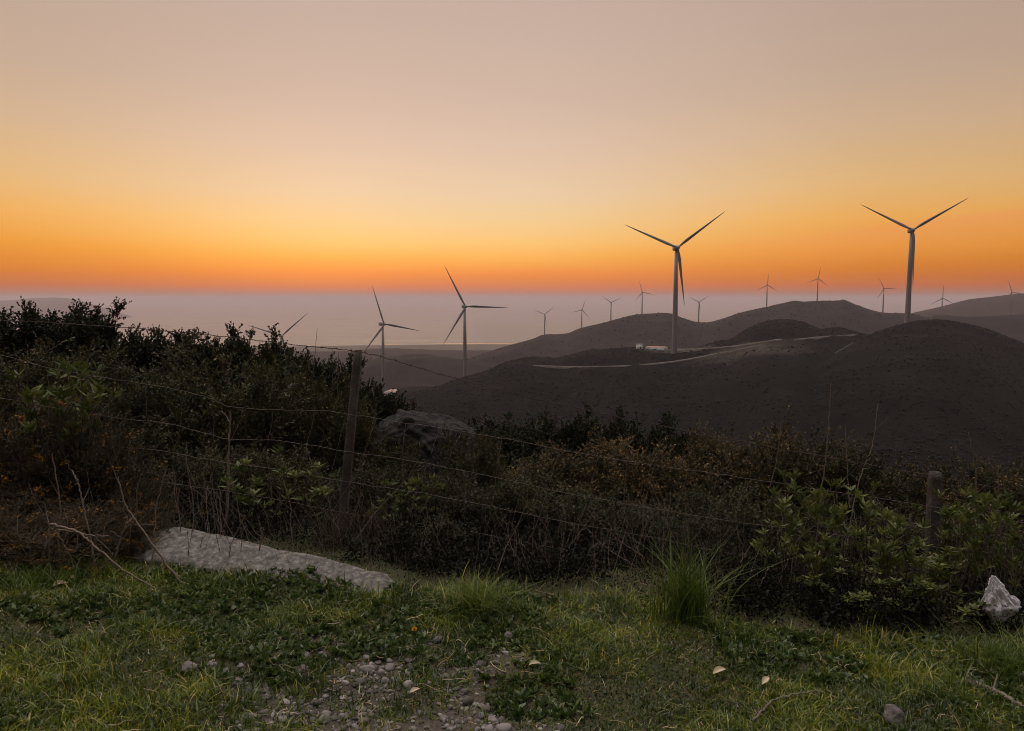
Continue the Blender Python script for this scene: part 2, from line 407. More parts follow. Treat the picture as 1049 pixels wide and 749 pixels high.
hE0 = Hill('hill', [(60, 372, 2500), (180, 364, 2500), (280, 361, 2550), (340, 361.5, 2600), (400, 360, 2600), (445, 361.5, 2600), (500, 360.5, 2600), (540, 357, 2600), (600, 356, 2600), (680, 362, 2600)],
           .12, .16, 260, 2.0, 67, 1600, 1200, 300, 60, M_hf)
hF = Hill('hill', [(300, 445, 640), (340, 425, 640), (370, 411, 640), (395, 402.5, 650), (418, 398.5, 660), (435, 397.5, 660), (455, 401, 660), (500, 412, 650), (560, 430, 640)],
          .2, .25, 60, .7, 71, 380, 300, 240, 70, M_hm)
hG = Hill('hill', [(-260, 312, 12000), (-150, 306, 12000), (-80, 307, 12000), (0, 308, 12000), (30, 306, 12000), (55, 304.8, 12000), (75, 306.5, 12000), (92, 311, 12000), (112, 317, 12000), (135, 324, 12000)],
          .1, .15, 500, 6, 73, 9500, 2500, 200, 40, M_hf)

# pale cutting below the road and the turbine platforms
road_px = [(540, 374.5), (580, 376), (620, 376), (660, 374), (700, 369.5), (740, 361.5), (780, 353.5), (820, 347.5), (850, 344.8), (880, 343.2)]
road_w = np.array([hB.hit(px, py) for px, py in smooth_line(road_px, 60)])
def bare_B(U, Y, Z):
    b = np.zeros(U.shape)
    X = U * Y
    # apron under the road, between px 715 and 810
    for q in road_w:
        px = CX + FPX * q[0] / q[1]
        k = max(0.0, 1 - abs(px - 765) / 70)
        if k <= 0: continue
        d2 = ((X - q[0]) / 9) ** 2 + (np.clip(q[1] - 12 - Y, -1e9, 1e9) / (26 * k + 6)) ** 2
        b = np.maximum(b, k * (1 - sstep(.3, 1.3, d2)) * .4)
    p = hB.hit(692, 358.5)
    d2 = ((X - p[0]) / 30) ** 2 + ((Y - p[1]) / 24) ** 2
    b = np.maximum(b, .45 * (1 - sstep(.4, 1.2, d2)))
    return b * (.75 + .25 * fbm(X / 6, Y / 6, seed=77))
hA.build(); hB.build(bare_B)
for h in (hC, hC2, hD, hE, hE0, hF, hG): h.build()

M_bush = leaf_mat('hill_bush', [(0, (.004, .004, .0036)), (.5, (.0075, .0072, .0066)), (.85, (.011, .0102, .0092)), (1, (.018, .016, .014))], trans=0, rough=.95, var=0)
def hill_bushes(h, N, umin, umax, size, sub, seed):
    g = np.random.default_rng(seed)
    u = g.uniform(umin, umax, N); Yc = np.interp(u, h.u, h.Yc)
    Y = Yc + 25 - (Yc - h.front * 1.1) * g.uniform(0, 1, N) ** 1.1
    x = u * Y; keep = fbm(x / 38, Y / 38, seed=seed, octaves=4) > g.normal(-.3, .4, N)
    for L_, off in ((rs_, 4.5), (tr, 4), (pth, 3)):
        for q in L_: keep &= (np.abs(x - q[0]) > off * 1.4) | (Y - q[1] > off) | (Y - q[1] < -off * 2.2)
    u, Y, x = u[keep], Y[keep], x[keep]; n = len(x)
    z = h.h(u, Y)
    bv, bf = ico(sub)
    sc = np.clip(g.lognormal(math.log(size), .6, n), size * .4, size * 2.2)[:, None] * g.uniform(.7, 1.3, (n, 3)) * np.array([1, 1, .6])
    V = bv[None] * (1 + .2 * g.normal(0, 1, (n, len(bv), 1))) * sc[:, None] + np.stack([x, Y, z + sc[:, 2] * .2], -1)[:, None]
    F = (bf[None] + (np.arange(n) * len(bv))[:, None, None]).reshape(-1, 3)
    tone = np.clip(g.normal(.42, .2, n) + .2 * vnoise(x / 40, Y / 40, seed=seed), 0, 1)
    tag(obj('hill_scrub', mesh_np('hill_scrub', V.reshape(-1, 3), F, {'rnd': np.repeat(tone, len(bv))}, True, (M_bush,))), kind='stuff')
def ico(sub=2):
    import bmesh
    bm = bmesh.new(); bmesh.ops.create_icosphere(bm, subdivisions=sub, radius=1.0)
    V = np.array([v.co[:] for v in bm.verts]); F = np.array([[v.index for v in f.verts] for f in bm.faces]); bm.free()
    return V, F

M_track = noise_mat('pale_track', [(.3, (.09, .08, .07)), (.7, (.16, .142, .125))], .3, bump=.2)
M_stone = noise_mat('stony_path', [(.3, (.02, .018, .016)), (.6, (.06, .053, .047)), (.8, (.12, .107, .095))], .6, bump=.3)
def ribbon(name, pts, width, lift, mt):
    pts = np.asarray(pts); t = np.gradient(pts, axis=0); t[:, 2] = 0; t = unit(t)
    n = np.stack([-t[:, 1], t[:, 0], np.zeros(len(t))], -1)
    off = np.array([-.5, -.17, .17, .5])
    V = (pts[:, None, :] + n[:, None, :] * off[None, :, None] * width + np.array([0, 0, 1.0]) * lift)
    # skirts give the road bed its thickness
    V = np.concatenate([V[:, :1] - [0, 0, 2.5], V, V[:, -1:] - [0, 0, 2.5]], 1)
    k = V.shape[1]
    idx = np.arange(len(pts) * k).reshape(len(pts), k)
    F = np.stack([idx[:-1, :-1], idx[:-1, 1:], idx[1:, 1:], idx[1:, :-1]], -1).reshape(-1, 4)
    return tag(obj(name, mesh_np(name, V.reshape(-1, 3), F, None, True, (mt,))), kind='structure')
k_ = np.ones(7) / 7
rs_ = road_w.copy()
for a in range(3): rs_[:, a] = np.convolve(np.pad(road_w[:, a], 3, mode='edge'), k_, 'valid')
ribbon('road', rs_, 2.0, .5, M_track)
tr = np.array([hB.hit(px, py) for px, py in smooth_line([(690, 358.8), (720, 357.2), (745, 355.5), (770, 352), (800, 347.8)], 20)])
ribbon('track', tr, 3.0, .35, M_track)
pth = np.array([hA.hit(px, py) for px, py in smooth_line([(806, 386), (808, 381), (816, 376), (824, 374), (833, 368), (842, 366), (850, 361), (858, 359), (866, 354), (874, 351)], 44)])
ribbon('path', pth, .9, .4, M_stone)

hill_bushes(hA, 34000, .12, .85, .34, 1, 501)
hill_bushes(hB, 34000, -.3, .62, .36, 1, 502)
hill_bushes(hC, 9000, -.15, .8, .9, 1, 503)

def pond(px, py, hill, rx, ry):
    c = hill.hit(px, py)
    a = np.linspace(0, 2 * np.pi, 41)[:-1]
    rr = 1 + .18 * fbm(np.cos(a) * 2, np.sin(a) * 2, seed=int(px))
    ring = np.stack([c[0] + rx * rr * np.cos(a), c[1] + ry * rr * np.sin(a), np.full(40, c[2] + 1.3)], -1)
    low = ring.copy(); low[:, 2] -= 5; low[:, :2] = c[:2] + (low[:, :2] - c[:2]) * 1.25
    V = np.concatenate([ring, low, [[c[0], c[1], c[2] + 1.3]]])
    i = np.arange(40); j = (i + 1) % 40
    F = np.concatenate([np.stack([i, j, np.full(40, 80), np.full(40, 80)], -1)[:, :3], np.stack([i, i + 40, j + 40], -1), np.stack([i, j + 40, j], -1)])
    return tag(obj('pond', mesh_np('pond', V, F, None, False, (M_water,))), kind='structure')
pond(673, 357.2, hB, 7.5, 9)
pond(401, 402.2, hF, 5.5, 14)
for px, py, rx, ry in ((492, 350.2, 330, 60), (402, 351.4, 60, 40), (545, 349.6, 120, 50)):
    d = ray(px, py + 2); Y = -298.8 / (d[2] / d[1]); c = d * (Y / d[1])
    a = np.linspace(0, 2 * np.pi, 61)[:-1]; rr = 1 + .25 * fbm(np.cos(a) * 2, np.sin(a) * 2, seed=int(px))
    V = np.stack([c[0] + rx * rr * np.cos(a), Y + ry * rr * np.sin(a), np.full(60, -298.8)], -1)
    V = np.concatenate([V, [[c[0], Y, V[0, 2]]]]); i = np.arange(60)
    tag(obj('lagoon', mesh_np('lagoon', V, np.stack([i, (i + 1) % 60, np.full(60, 60)], -1), None, False, (M_water,))), kind='structure')

# ------------------------------------------------------------------ wind turbines
def blade_mesh(L, root, chord):
    n = 22
    t = np.linspace(0, 1, n)
    c = np.where(t < .18, np.interp(t, [0, .05, .18], [root, root, chord]), chord * (1 - (t - .18) / .82) ** .85 * .93 + chord * .07)
    thick = np.interp(t, [0, .06, .2, 1], [root, root * .95, chord * .30, .05])
    tw = np.interp(t, [0, .2, 1], [R(22), R(14), R(-1)])
    a = np.linspace(0, 2 * np.pi, 13)[:-1]
    prof_x = np.cos(a) * .5 - .12; prof_y = np.sin(a) * .5 * (1 - .35 * np.cos(a))
    V = []
    for i in range(n):
        x = prof_x * c[i] + (.12 * c[i] if t[i] < .06 else 0); y = prof_y * thick[i]
        V.append(np.stack([x * math.cos(tw[i]) - y * math.sin(tw[i]), x * math.sin(tw[i]) + y * math.cos(tw[i]) - 1.1 * t[i] ** 2 * L / 45, np.full(12, t[i] * L)], -1))
    V = np.concatenate(V)
    idx = np.arange(n * 12).reshape(n, 12); nx = np.roll(idx, -1, 1)
    F = np.stack([idx[:-1], nx[:-1], nx[1:], idx[1:]], -1).reshape(-1, 4)
    return mesh_np('blade', V, F, None, True, (M_turb,))

def lathe(prof, n=24):
    prof = np.asarray(prof, float)
    a = np.linspace(0, 2 * np.pi, n, endpoint=False)
    V = np.stack([prof[:, None, 0] * np.cos(a), prof[:, None, 0] * np.sin(a), np.broadcast_to(prof[:, None, 1], (len(prof), n))], -1).reshape(-1, 3)
    idx = np.arange(len(prof) * n).reshape(len(prof), n); nx = np.roll(idx, -1, 1)
    return V, np.stack([idx[:-1], nx[:-1], nx[1:], idx[1:]], -1).reshape(-1, 4)

def turbine_meshes(H, L, s):
    tw = lathe([(1.95 * s, -12 * s), (1.9 * s, 0), (1.8 * s, .25 * H), (1.5 * s, .6 * H), (1.1 * s, H - 1.9 * s), (0.01, H - 1.9 * s)])
    tower = mesh_np('tower', *tw, None, True, (M_turb,))
    # nacelle: rounded box, long axis local Y, rotor at -Y
    sec = np.linspace(0, 2 * np.pi, 17)[:-1]
    ys = np.array([-2.2, -2.1, -1.2, 1.5, 5.0, 6.6, 6.9]) * s; hw = np.array([.05, 1.1, 1.6, 1.75, 1.65, 1.2, .05]) * s
    ce = np.sign(np.cos(sec)) * np.abs(np.cos(sec)) ** .45; se = np.sign(np.sin(sec)) * np.abs(np.sin(sec)) ** .45
    V = np.concatenate([np.stack([ce * w, np.full(16, y), se * w * 1.05], -1) for y, w in zip(ys, hw)])
    idx = np.arange(len(ys) * 16).reshape(len(ys), 16); nx = np.roll(idx, -1, 1)
    nac = mesh_np('nacelle', V, np.stack([idx[:-1], nx[:-1], nx[1:], idx[1:]], -1).reshape(-1, 4), None, True, (M_turb,))
    hb = lathe([(.01, 2.3 * s), (.7 * s, 2.0 * s), (1.25 * s, 1.2 * s), (1.5 * s, 0), (1.5 * s, -1.2 * s), (.01, -1.3 * s)], 20)
    hv = hb[0][:, [0, 2, 1]] * np.array([1, -1, 1])
    hub = mesh_np('hub', hv, hb[1], None, True, (M_turb,))
    return tower, nac, hub, blade_mesh(L, 1.35 * s, 2.2 * s)

MB_big = turbine_meshes(67, 41, 1.0)
MB_small = turbine_meshes(46, 26, .72)

def turbine(kind, hubpx, hubpy, Y, ang, yaw, label, zoff=0.0):
    H, s, ms = (67, 1.0, MB_big) if kind == 'big' else (46, .72, MB_small)
    hp = at(hubpx, hubpy, Y)
    az = math.atan2(hp[0], hp[1])
    rz = -az + R(yaw)                # rotor (local -Y) faces the viewer, turned by yaw
    root = empty('wind_turbine', (hp[0], hp[1], hp[2] - H), label, 'wind turbine', 'wind turbines on the hills', rz)
    obj('tower', ms[0], root)
    obj('nacelle', ms[1], root, (0, 0, H))
    hub = obj('hub', ms[2], root, (0, -3.6 * s, H))
    for k in range(3):
        b = obj('blade', ms[3], root, (0, -3.6 * s, H))
        a = R(90 - (ang + 120 * k))          # image angle counter-clockwise from +x ; local rotor seen from -Y
        b.rotation_euler = (0, a, 0)
    return root

TB = [
 ('big', 934, 236, 540, 32, 14, 'tall wind turbine on the dark right hilltop, two blades raised in a V'),
 ('big', 693, 254, 520, 37.5, 14, 'large white wind turbine beside the bright pond, one blade hanging down its tower'),
 ('big', 476, 314, 670, -2, 14, 'white wind turbine rising behind the left shoulder of the middle hill'),
 ('big', 392, 332, 735, -11, 28, 'white wind turbine in the valley just right of the leaning fence post'),
 ('big', 288, 344, 850, 40.6, 14, 'wind turbine half hidden behind the left shrubs with only two blades showing'),
 ('small', 558, 322, 1600, 38, 8, 'tiny wind turbine at the low left end of the far ridge'),
 ('small', 596, 317.5, 1600, 72, 22, 'tiny wind turbine second from the left end of the far ridge'),
 ('small', 626, 310, 1600, 26, 14, 'small far wind turbine with two raised blades, third along the left ridge slope'),
 ('small', 658, 299.5, 1600, 108, 14, 'small wind turbine on the rounded summit left of the large turbine by the pond'),
 ('small', 716, 309.5, 1600, 34, 14, 'small wind turbine in the saddle just right of the large turbine by the pond'),
 ('small', 786, 292, 1600, 87, 14, 'small wind turbine on the left slope of the flat topped far hill'),
 ('small', 838, 285.5, 1600, 81, 14, 'small wind turbine standing on the flat top of the far hill'),
 ('small', 905.5, 295.5, 1600, 118, 14, 'small wind turbine on the far slope just left of the tall right turbine'),
 ('small', 965.5, 305.5, 1420, 90, 14, 'small wind turbine right of the tall turbine, seen against the hazy mountain foot'),
 ('small', 1036.5, 299.5, 1420, 109, 14, 'small wind turbine at the right picture edge in front of the hazy mountain'),
]
for t in TB: turbine(*t)

# small shed beside the pond platform
def box(V, F, c, s):
    o = np.array([[-1, -1, -1], [1, -1, -1], [1, 1, -1], [-1, 1, -1], [-1, -1, 1], [1, -1, 1], [1, 1, 1], [-1, 1, 1]]) * .5
    n = sum(len(v) for v in V)
    V.append(o * np.array(s) + np.array(c)); F.append(np.array([[0, 3, 2, 1], [4, 5, 6, 7], [0, 1, 5, 4], [1, 2, 6, 5], [2, 3, 7, 6], [3, 0, 4, 7]]) + n)
def boxes(name, lst, mt, parent=None):
    V, F = [], []
    for c, s in lst: box(V, F, c, s)
    return obj(name, mesh_np(name, np.concatenate(V), np.concatenate(F), None, False, (mt,)), parent)
sp = hB.hit(655, 357.6)
sh = empty('shed', sp, 'small pale shed beside the bright pond near the large turbine foot', 'shed')
boxes('wall', [((0, 0, 1.2), (4.2, 3, 4.4))], M_shed, sh)
Vr = np.array([[-2.4, -1.8, 3.42], [2.4, -1.8, 3.42], [2.4, 1.8, 3.42], [-2.4, 1.8, 3.42], [-2.4, 0, 4.3], [2.4, 0, 4.3]])
Fr = np.array([[0, 1, 5, 4], [2, 3, 4, 5], [3, 2, 1, 0], [0, 4, 3, 3], [1, 2, 5, 5]])
me = bpy.data.meshes.new('roof'); me.from_pydata(Vr.tolist(), [], [[0, 1, 5, 4], [2, 3, 4, 5], [3, 2, 1, 0], [0, 4, 3], [1, 2, 5]]); me.materials.append(M_roof)
obj('roof', me, sh)
boxes('door', [((.6, -1.53, .95), (.9, .06, 1.9))], M_roof, sh)

# ------------------------------------------------------------------ plants
def shrub_meshes(name, seed, H, W, stems, twigs, per, leafL, leafW, mt, wood=M_bark, up=.35, spread=1.0, tipbias=.35, twigL=(.12, .30), lobes=3, stem_r=.011, fold=.25, tip_bright=.35, fl=None):
    g = np.random.default_rng(seed)
    # stems run from the foot to points in a lobed crown
    a = g.uniform(0, 2 * np.pi, stems); el = np.arccos(1 - g.uniform(.02, 1.0, stems))     # upper half sphere
    lob = 1 + .22 * np.sin(a * lobes + g.uniform(0, 6)) * np.sin(el) + g.normal(0, .075, stems)
    rr = lob * g.uniform(.74, 1.0, stems) + (g.uniform(0, 1, stems) < .05) * .05
    tip = np.stack([np.sin(el) * np.cos(a) * W / 2 * rr, np.sin(el) * np.sin(a) * W / 2 * rr, H * (.16 + .84 * np.cos(el) ** .8) * rr], -1)
    base = np.stack([g.normal(0, .05 * W, stems), g.normal(0, .05 * W, stems), np.full(stems, -.05)], -1)
    S = 9
    t = np.linspace(0, 1, S)[None, :, None]
    mid = base + (tip - base) * np.array([.35, .35, .62]) + g.normal(0, .05 * W, (stems, 3))
    P = (1 - t) ** 2 * base[:, None] + 2 * t * (1 - t) * mid[:, None] + t * t * tip[:, None]
    P = P + g.normal(0, .012, P.shape) * np.linspace(0, 1, S)[None, :, None]
    Rr = stem_r * np.linspace(1, .25, S)[None] * g.uniform(.6, 1.2, stems)[:, None]
    B = Bag(); B.add(*tubes(P, Rr, 5))
    # twigs
    si = g.integers(0, stems, twigs); tt = g.uniform(tipbias, 1.0, twigs) ** .8 * (S - 1.001)
    k = tt.astype(int); f = (tt - k)[:, None]
    o = P[si, k] * (1 - f) + P[si, k + 1] * f
    dirs = unit(unit(P[si, k + 1] - P[si, k]) * .6 + g.normal(0, .55, (twigs, 3)) + np.array([0, 0, up]))
    L = g.uniform(*twigL, twigs)[:, None]
    s2 = np.linspace(0, 1, 4)[None, :, None]
    TP = o[:, None] + dirs[:, None] * L[:, None] * s2 + g.normal(0, .012, (twigs, 4, 3)) * s2 + np.array([0, 0, 1]) * (L[:, None] * s2 ** 2 * .25 * up)
    B.add(*tubes(TP, np.broadcast_to(np.array([.0032, .0026, .0018, .001]), (twigs, 4)) * (stem_r / .011), 3))
    # leaves on the twigs
    N = twigs * per
    ti = np.repeat(np.arange(twigs), per)
    q = g.uniform(.1, 1.0, N) ** .8 * 2.999; k = q.astype(int); f = (q - k)[:, None]
    lp = TP[ti, k] * (1 - f) + TP[ti, k + 1] * f
    ld = unit(unit(TP[ti, k + 1] - TP[ti, k]) * spread + g.normal(0, .6, (N, 3)) + np.array([0, 0, .25]))
    ll = leafL * g.uniform(.6, 1.25, N)
    LV, LF = leaves(lp, ld, ll, leafW / leafL * ll, fold, g)
    clump = vnoise(lp[:, 0] * 5, lp[:, 1] * 5, lp[:, 2] * 5, seed) * .22
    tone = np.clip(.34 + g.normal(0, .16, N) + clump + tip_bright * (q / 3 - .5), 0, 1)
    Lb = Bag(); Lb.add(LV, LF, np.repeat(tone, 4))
    res = [('branches', B.mesh(name + '_branches', wood)), ('foliage', Lb.mesh(name + '_foliage', mt))]
    if fl:
        nf, size = fl
        # flower clusters near the ends of some twigs
        ci = g.choice(twigs, nf // 7, replace=False)
        fi = np.repeat(ci, 7)
        fp = TP[fi, 3] * .8 + TP[fi, 2] * .2 + g.normal(0, .022, (len(fi), 3))
        n5 = 4
        fp = np.repeat(fp, n5, 0); fd = unit(g.normal(0, 1, fp.shape) + np.array([0, 0, .4]))
        FV, FF = leaves(fp, fd, size * g.uniform(.7, 1.2, len(fp)), size * .8, .3, g)
        Fb = Bag(); Fb.add(FV, FF, np.repeat(g.uniform(0, 1, len(fp)), 4))
        res.append(('flowers', Fb.mesh(name + '_flowers', M_flower)))
    return res, H, W

def sapling_meshes(name, seed, H, W, stems):
    """upright thin stems with whorls of long leaves"""
    g = np.random.default_rng(seed)
    a = g.uniform(0, 2 * np.pi, stems); r = W / 2 * np.sqrt(g.uniform(.02, 1, stems))
    hh = H * g.uniform(.55, 1.0, stems)
    base = np.stack([.35 * r * np.cos(a), .35 * r * np.sin(a), np.full(stems, -.05)], -1)
    tip = np.stack([r * np.cos(a), r * np.sin(a), hh], -1)
    S = 10; t = np.linspace(0, 1, S)[None, :, None]
    mid = (base + tip) / 2 + g.normal(0, .05, (stems, 3))
    P = (1 - t) ** 2 * base[:, None] + 2 * t * (1 - t) * mid[:, None] + t * t * tip[:, None] + g.normal(0, .006, (stems, S, 3))
    B = Bag(); B.add(*tubes(P, .0065 * np.linspace(1, .4, S)[None] * g.uniform(.7, 1.2, stems)[:, None], 5))
    LP, LD, LL, TN = [], [], [], []
    for i in range(stems):
        for c in range(g.integers(2, 5)):
            q = 1.0 if c == 0 else g.uniform(.38, .97)
            k = min(int(q * (S - 1)), S - 2); f = q * (S - 1) - k
            p0 = P[i, k] * (1 - f) + P[i, k + 1] * f
            # side shoot
            sd = unit(np.append(g.normal(0, 1, 2), .8))
            p1 = p0 if c == 0 else p0 + sd * g.uniform(.04, .12)
            if c: B.add(*tube1(np.linspace(p0, p1, 4), .003, .0018, 4))
            n = g.integers(8, 16); br = g.uniform(.25, .95)
            for j in range(n):
                aa = j * 2.4; e = g.uniform(.35, 1.25)
                LP.append(p1 + np.array([0, 0, g.uniform(-.05, .012)])); LD.append([math.cos(aa) * math.cos(e), math.sin(aa) * math.cos(e), math.sin(e)])
                LL.append(g.uniform(.055, .105)); TN.append(br + g.normal(0, .1))
    LV, LF = leaves(np.array(LP), np.array(LD), np.array(LL), np.array(LL) * .30, .2, g)
    Lb = Bag(); Lb.add(LV, LF, np.repeat(np.clip(TN, 0, 1), 4))
    return [('stems', B.mesh(name + '_stems', M_bark)), ('foliage', Lb.mesh(name + '_foliage', M_broad))], H, W

PROTO = {
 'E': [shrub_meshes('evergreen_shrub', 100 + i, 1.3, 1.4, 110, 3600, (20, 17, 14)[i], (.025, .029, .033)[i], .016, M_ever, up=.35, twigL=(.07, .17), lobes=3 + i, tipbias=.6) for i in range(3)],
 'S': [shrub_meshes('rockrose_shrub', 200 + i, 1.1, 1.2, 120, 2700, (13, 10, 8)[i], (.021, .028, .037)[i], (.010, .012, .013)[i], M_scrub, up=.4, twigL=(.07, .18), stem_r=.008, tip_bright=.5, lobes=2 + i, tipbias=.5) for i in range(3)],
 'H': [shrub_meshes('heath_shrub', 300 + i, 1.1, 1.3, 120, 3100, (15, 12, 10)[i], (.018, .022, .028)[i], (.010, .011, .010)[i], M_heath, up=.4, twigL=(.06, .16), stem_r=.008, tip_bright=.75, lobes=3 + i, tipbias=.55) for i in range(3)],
 'G': [shrub_meshes('gorse_bush', 400 + i, 1.2, 1.1, 90, 1500, 34, .028, .0045, M_gorse, up=.5, twigL=(.10, .28), tip_bright=.5, fl=(380, .016)) for i in range(2)],
 'B': [sapling_meshes('broadleaf_sapling', 500 + i, 1.1, .75, 13) for i in range(3)],
}
NAMES = {'E': ('evergreen_shrub', 'shrub', 'evergreen shrubs beyond the fence'), 'S': ('rockrose_shrub', 'shrub', 'grey green scrub bushes along the fence'),
         'H': ('heath_shrub', 'shrub', 'brown tipped heath bushes beyond the fence'), 'G': ('gorse_bush', 'gorse', 'gorse bushes at the left'),
         'B': ('broadleaf_sapling', 'sapling', 'leafy saplings in the hedge')}
ROOTS = {}
def plant(kind, var, px, py, Y, wpx, label, depth=.9, rz=None):
    if kind == 'H': py -= 5; wpx *= 1.12
    if kind == 'S': py -= 12 * (px > 430)
    if kind == 'S': Y += random.uniform(-.35, .35); py += random.uniform(-12, 14)
    key = (kind, var)
    parts, H, W = PROTO[kind][var]
    top = at(px, py, Y)
    zb = float(gz(top[0], top[1], False)) - .02
    if key not in ROOTS:
        root = empty(NAMES[kind][0], (0, 0, 0))
        for n, me in parts: obj(n, me, root)
        ROOTS[key] = root
    else:
        root = copy_tree(ROOTS[key])
    tag(root, label, NAMES[kind][1], NAMES[kind][2])
    w = wpx * Y / FPX / W * (1.4 if kind in 'EH' else 1.18)
    h = max(.25, (top[2] - zb) / (H * .98))
    root.location = (top[0], top[1], zb)
    root.scale = (w, w * depth, h)
    root.rotation_euler = (0, 0, random.uniform(0, 6.28) if rz is None else rz)
    return root

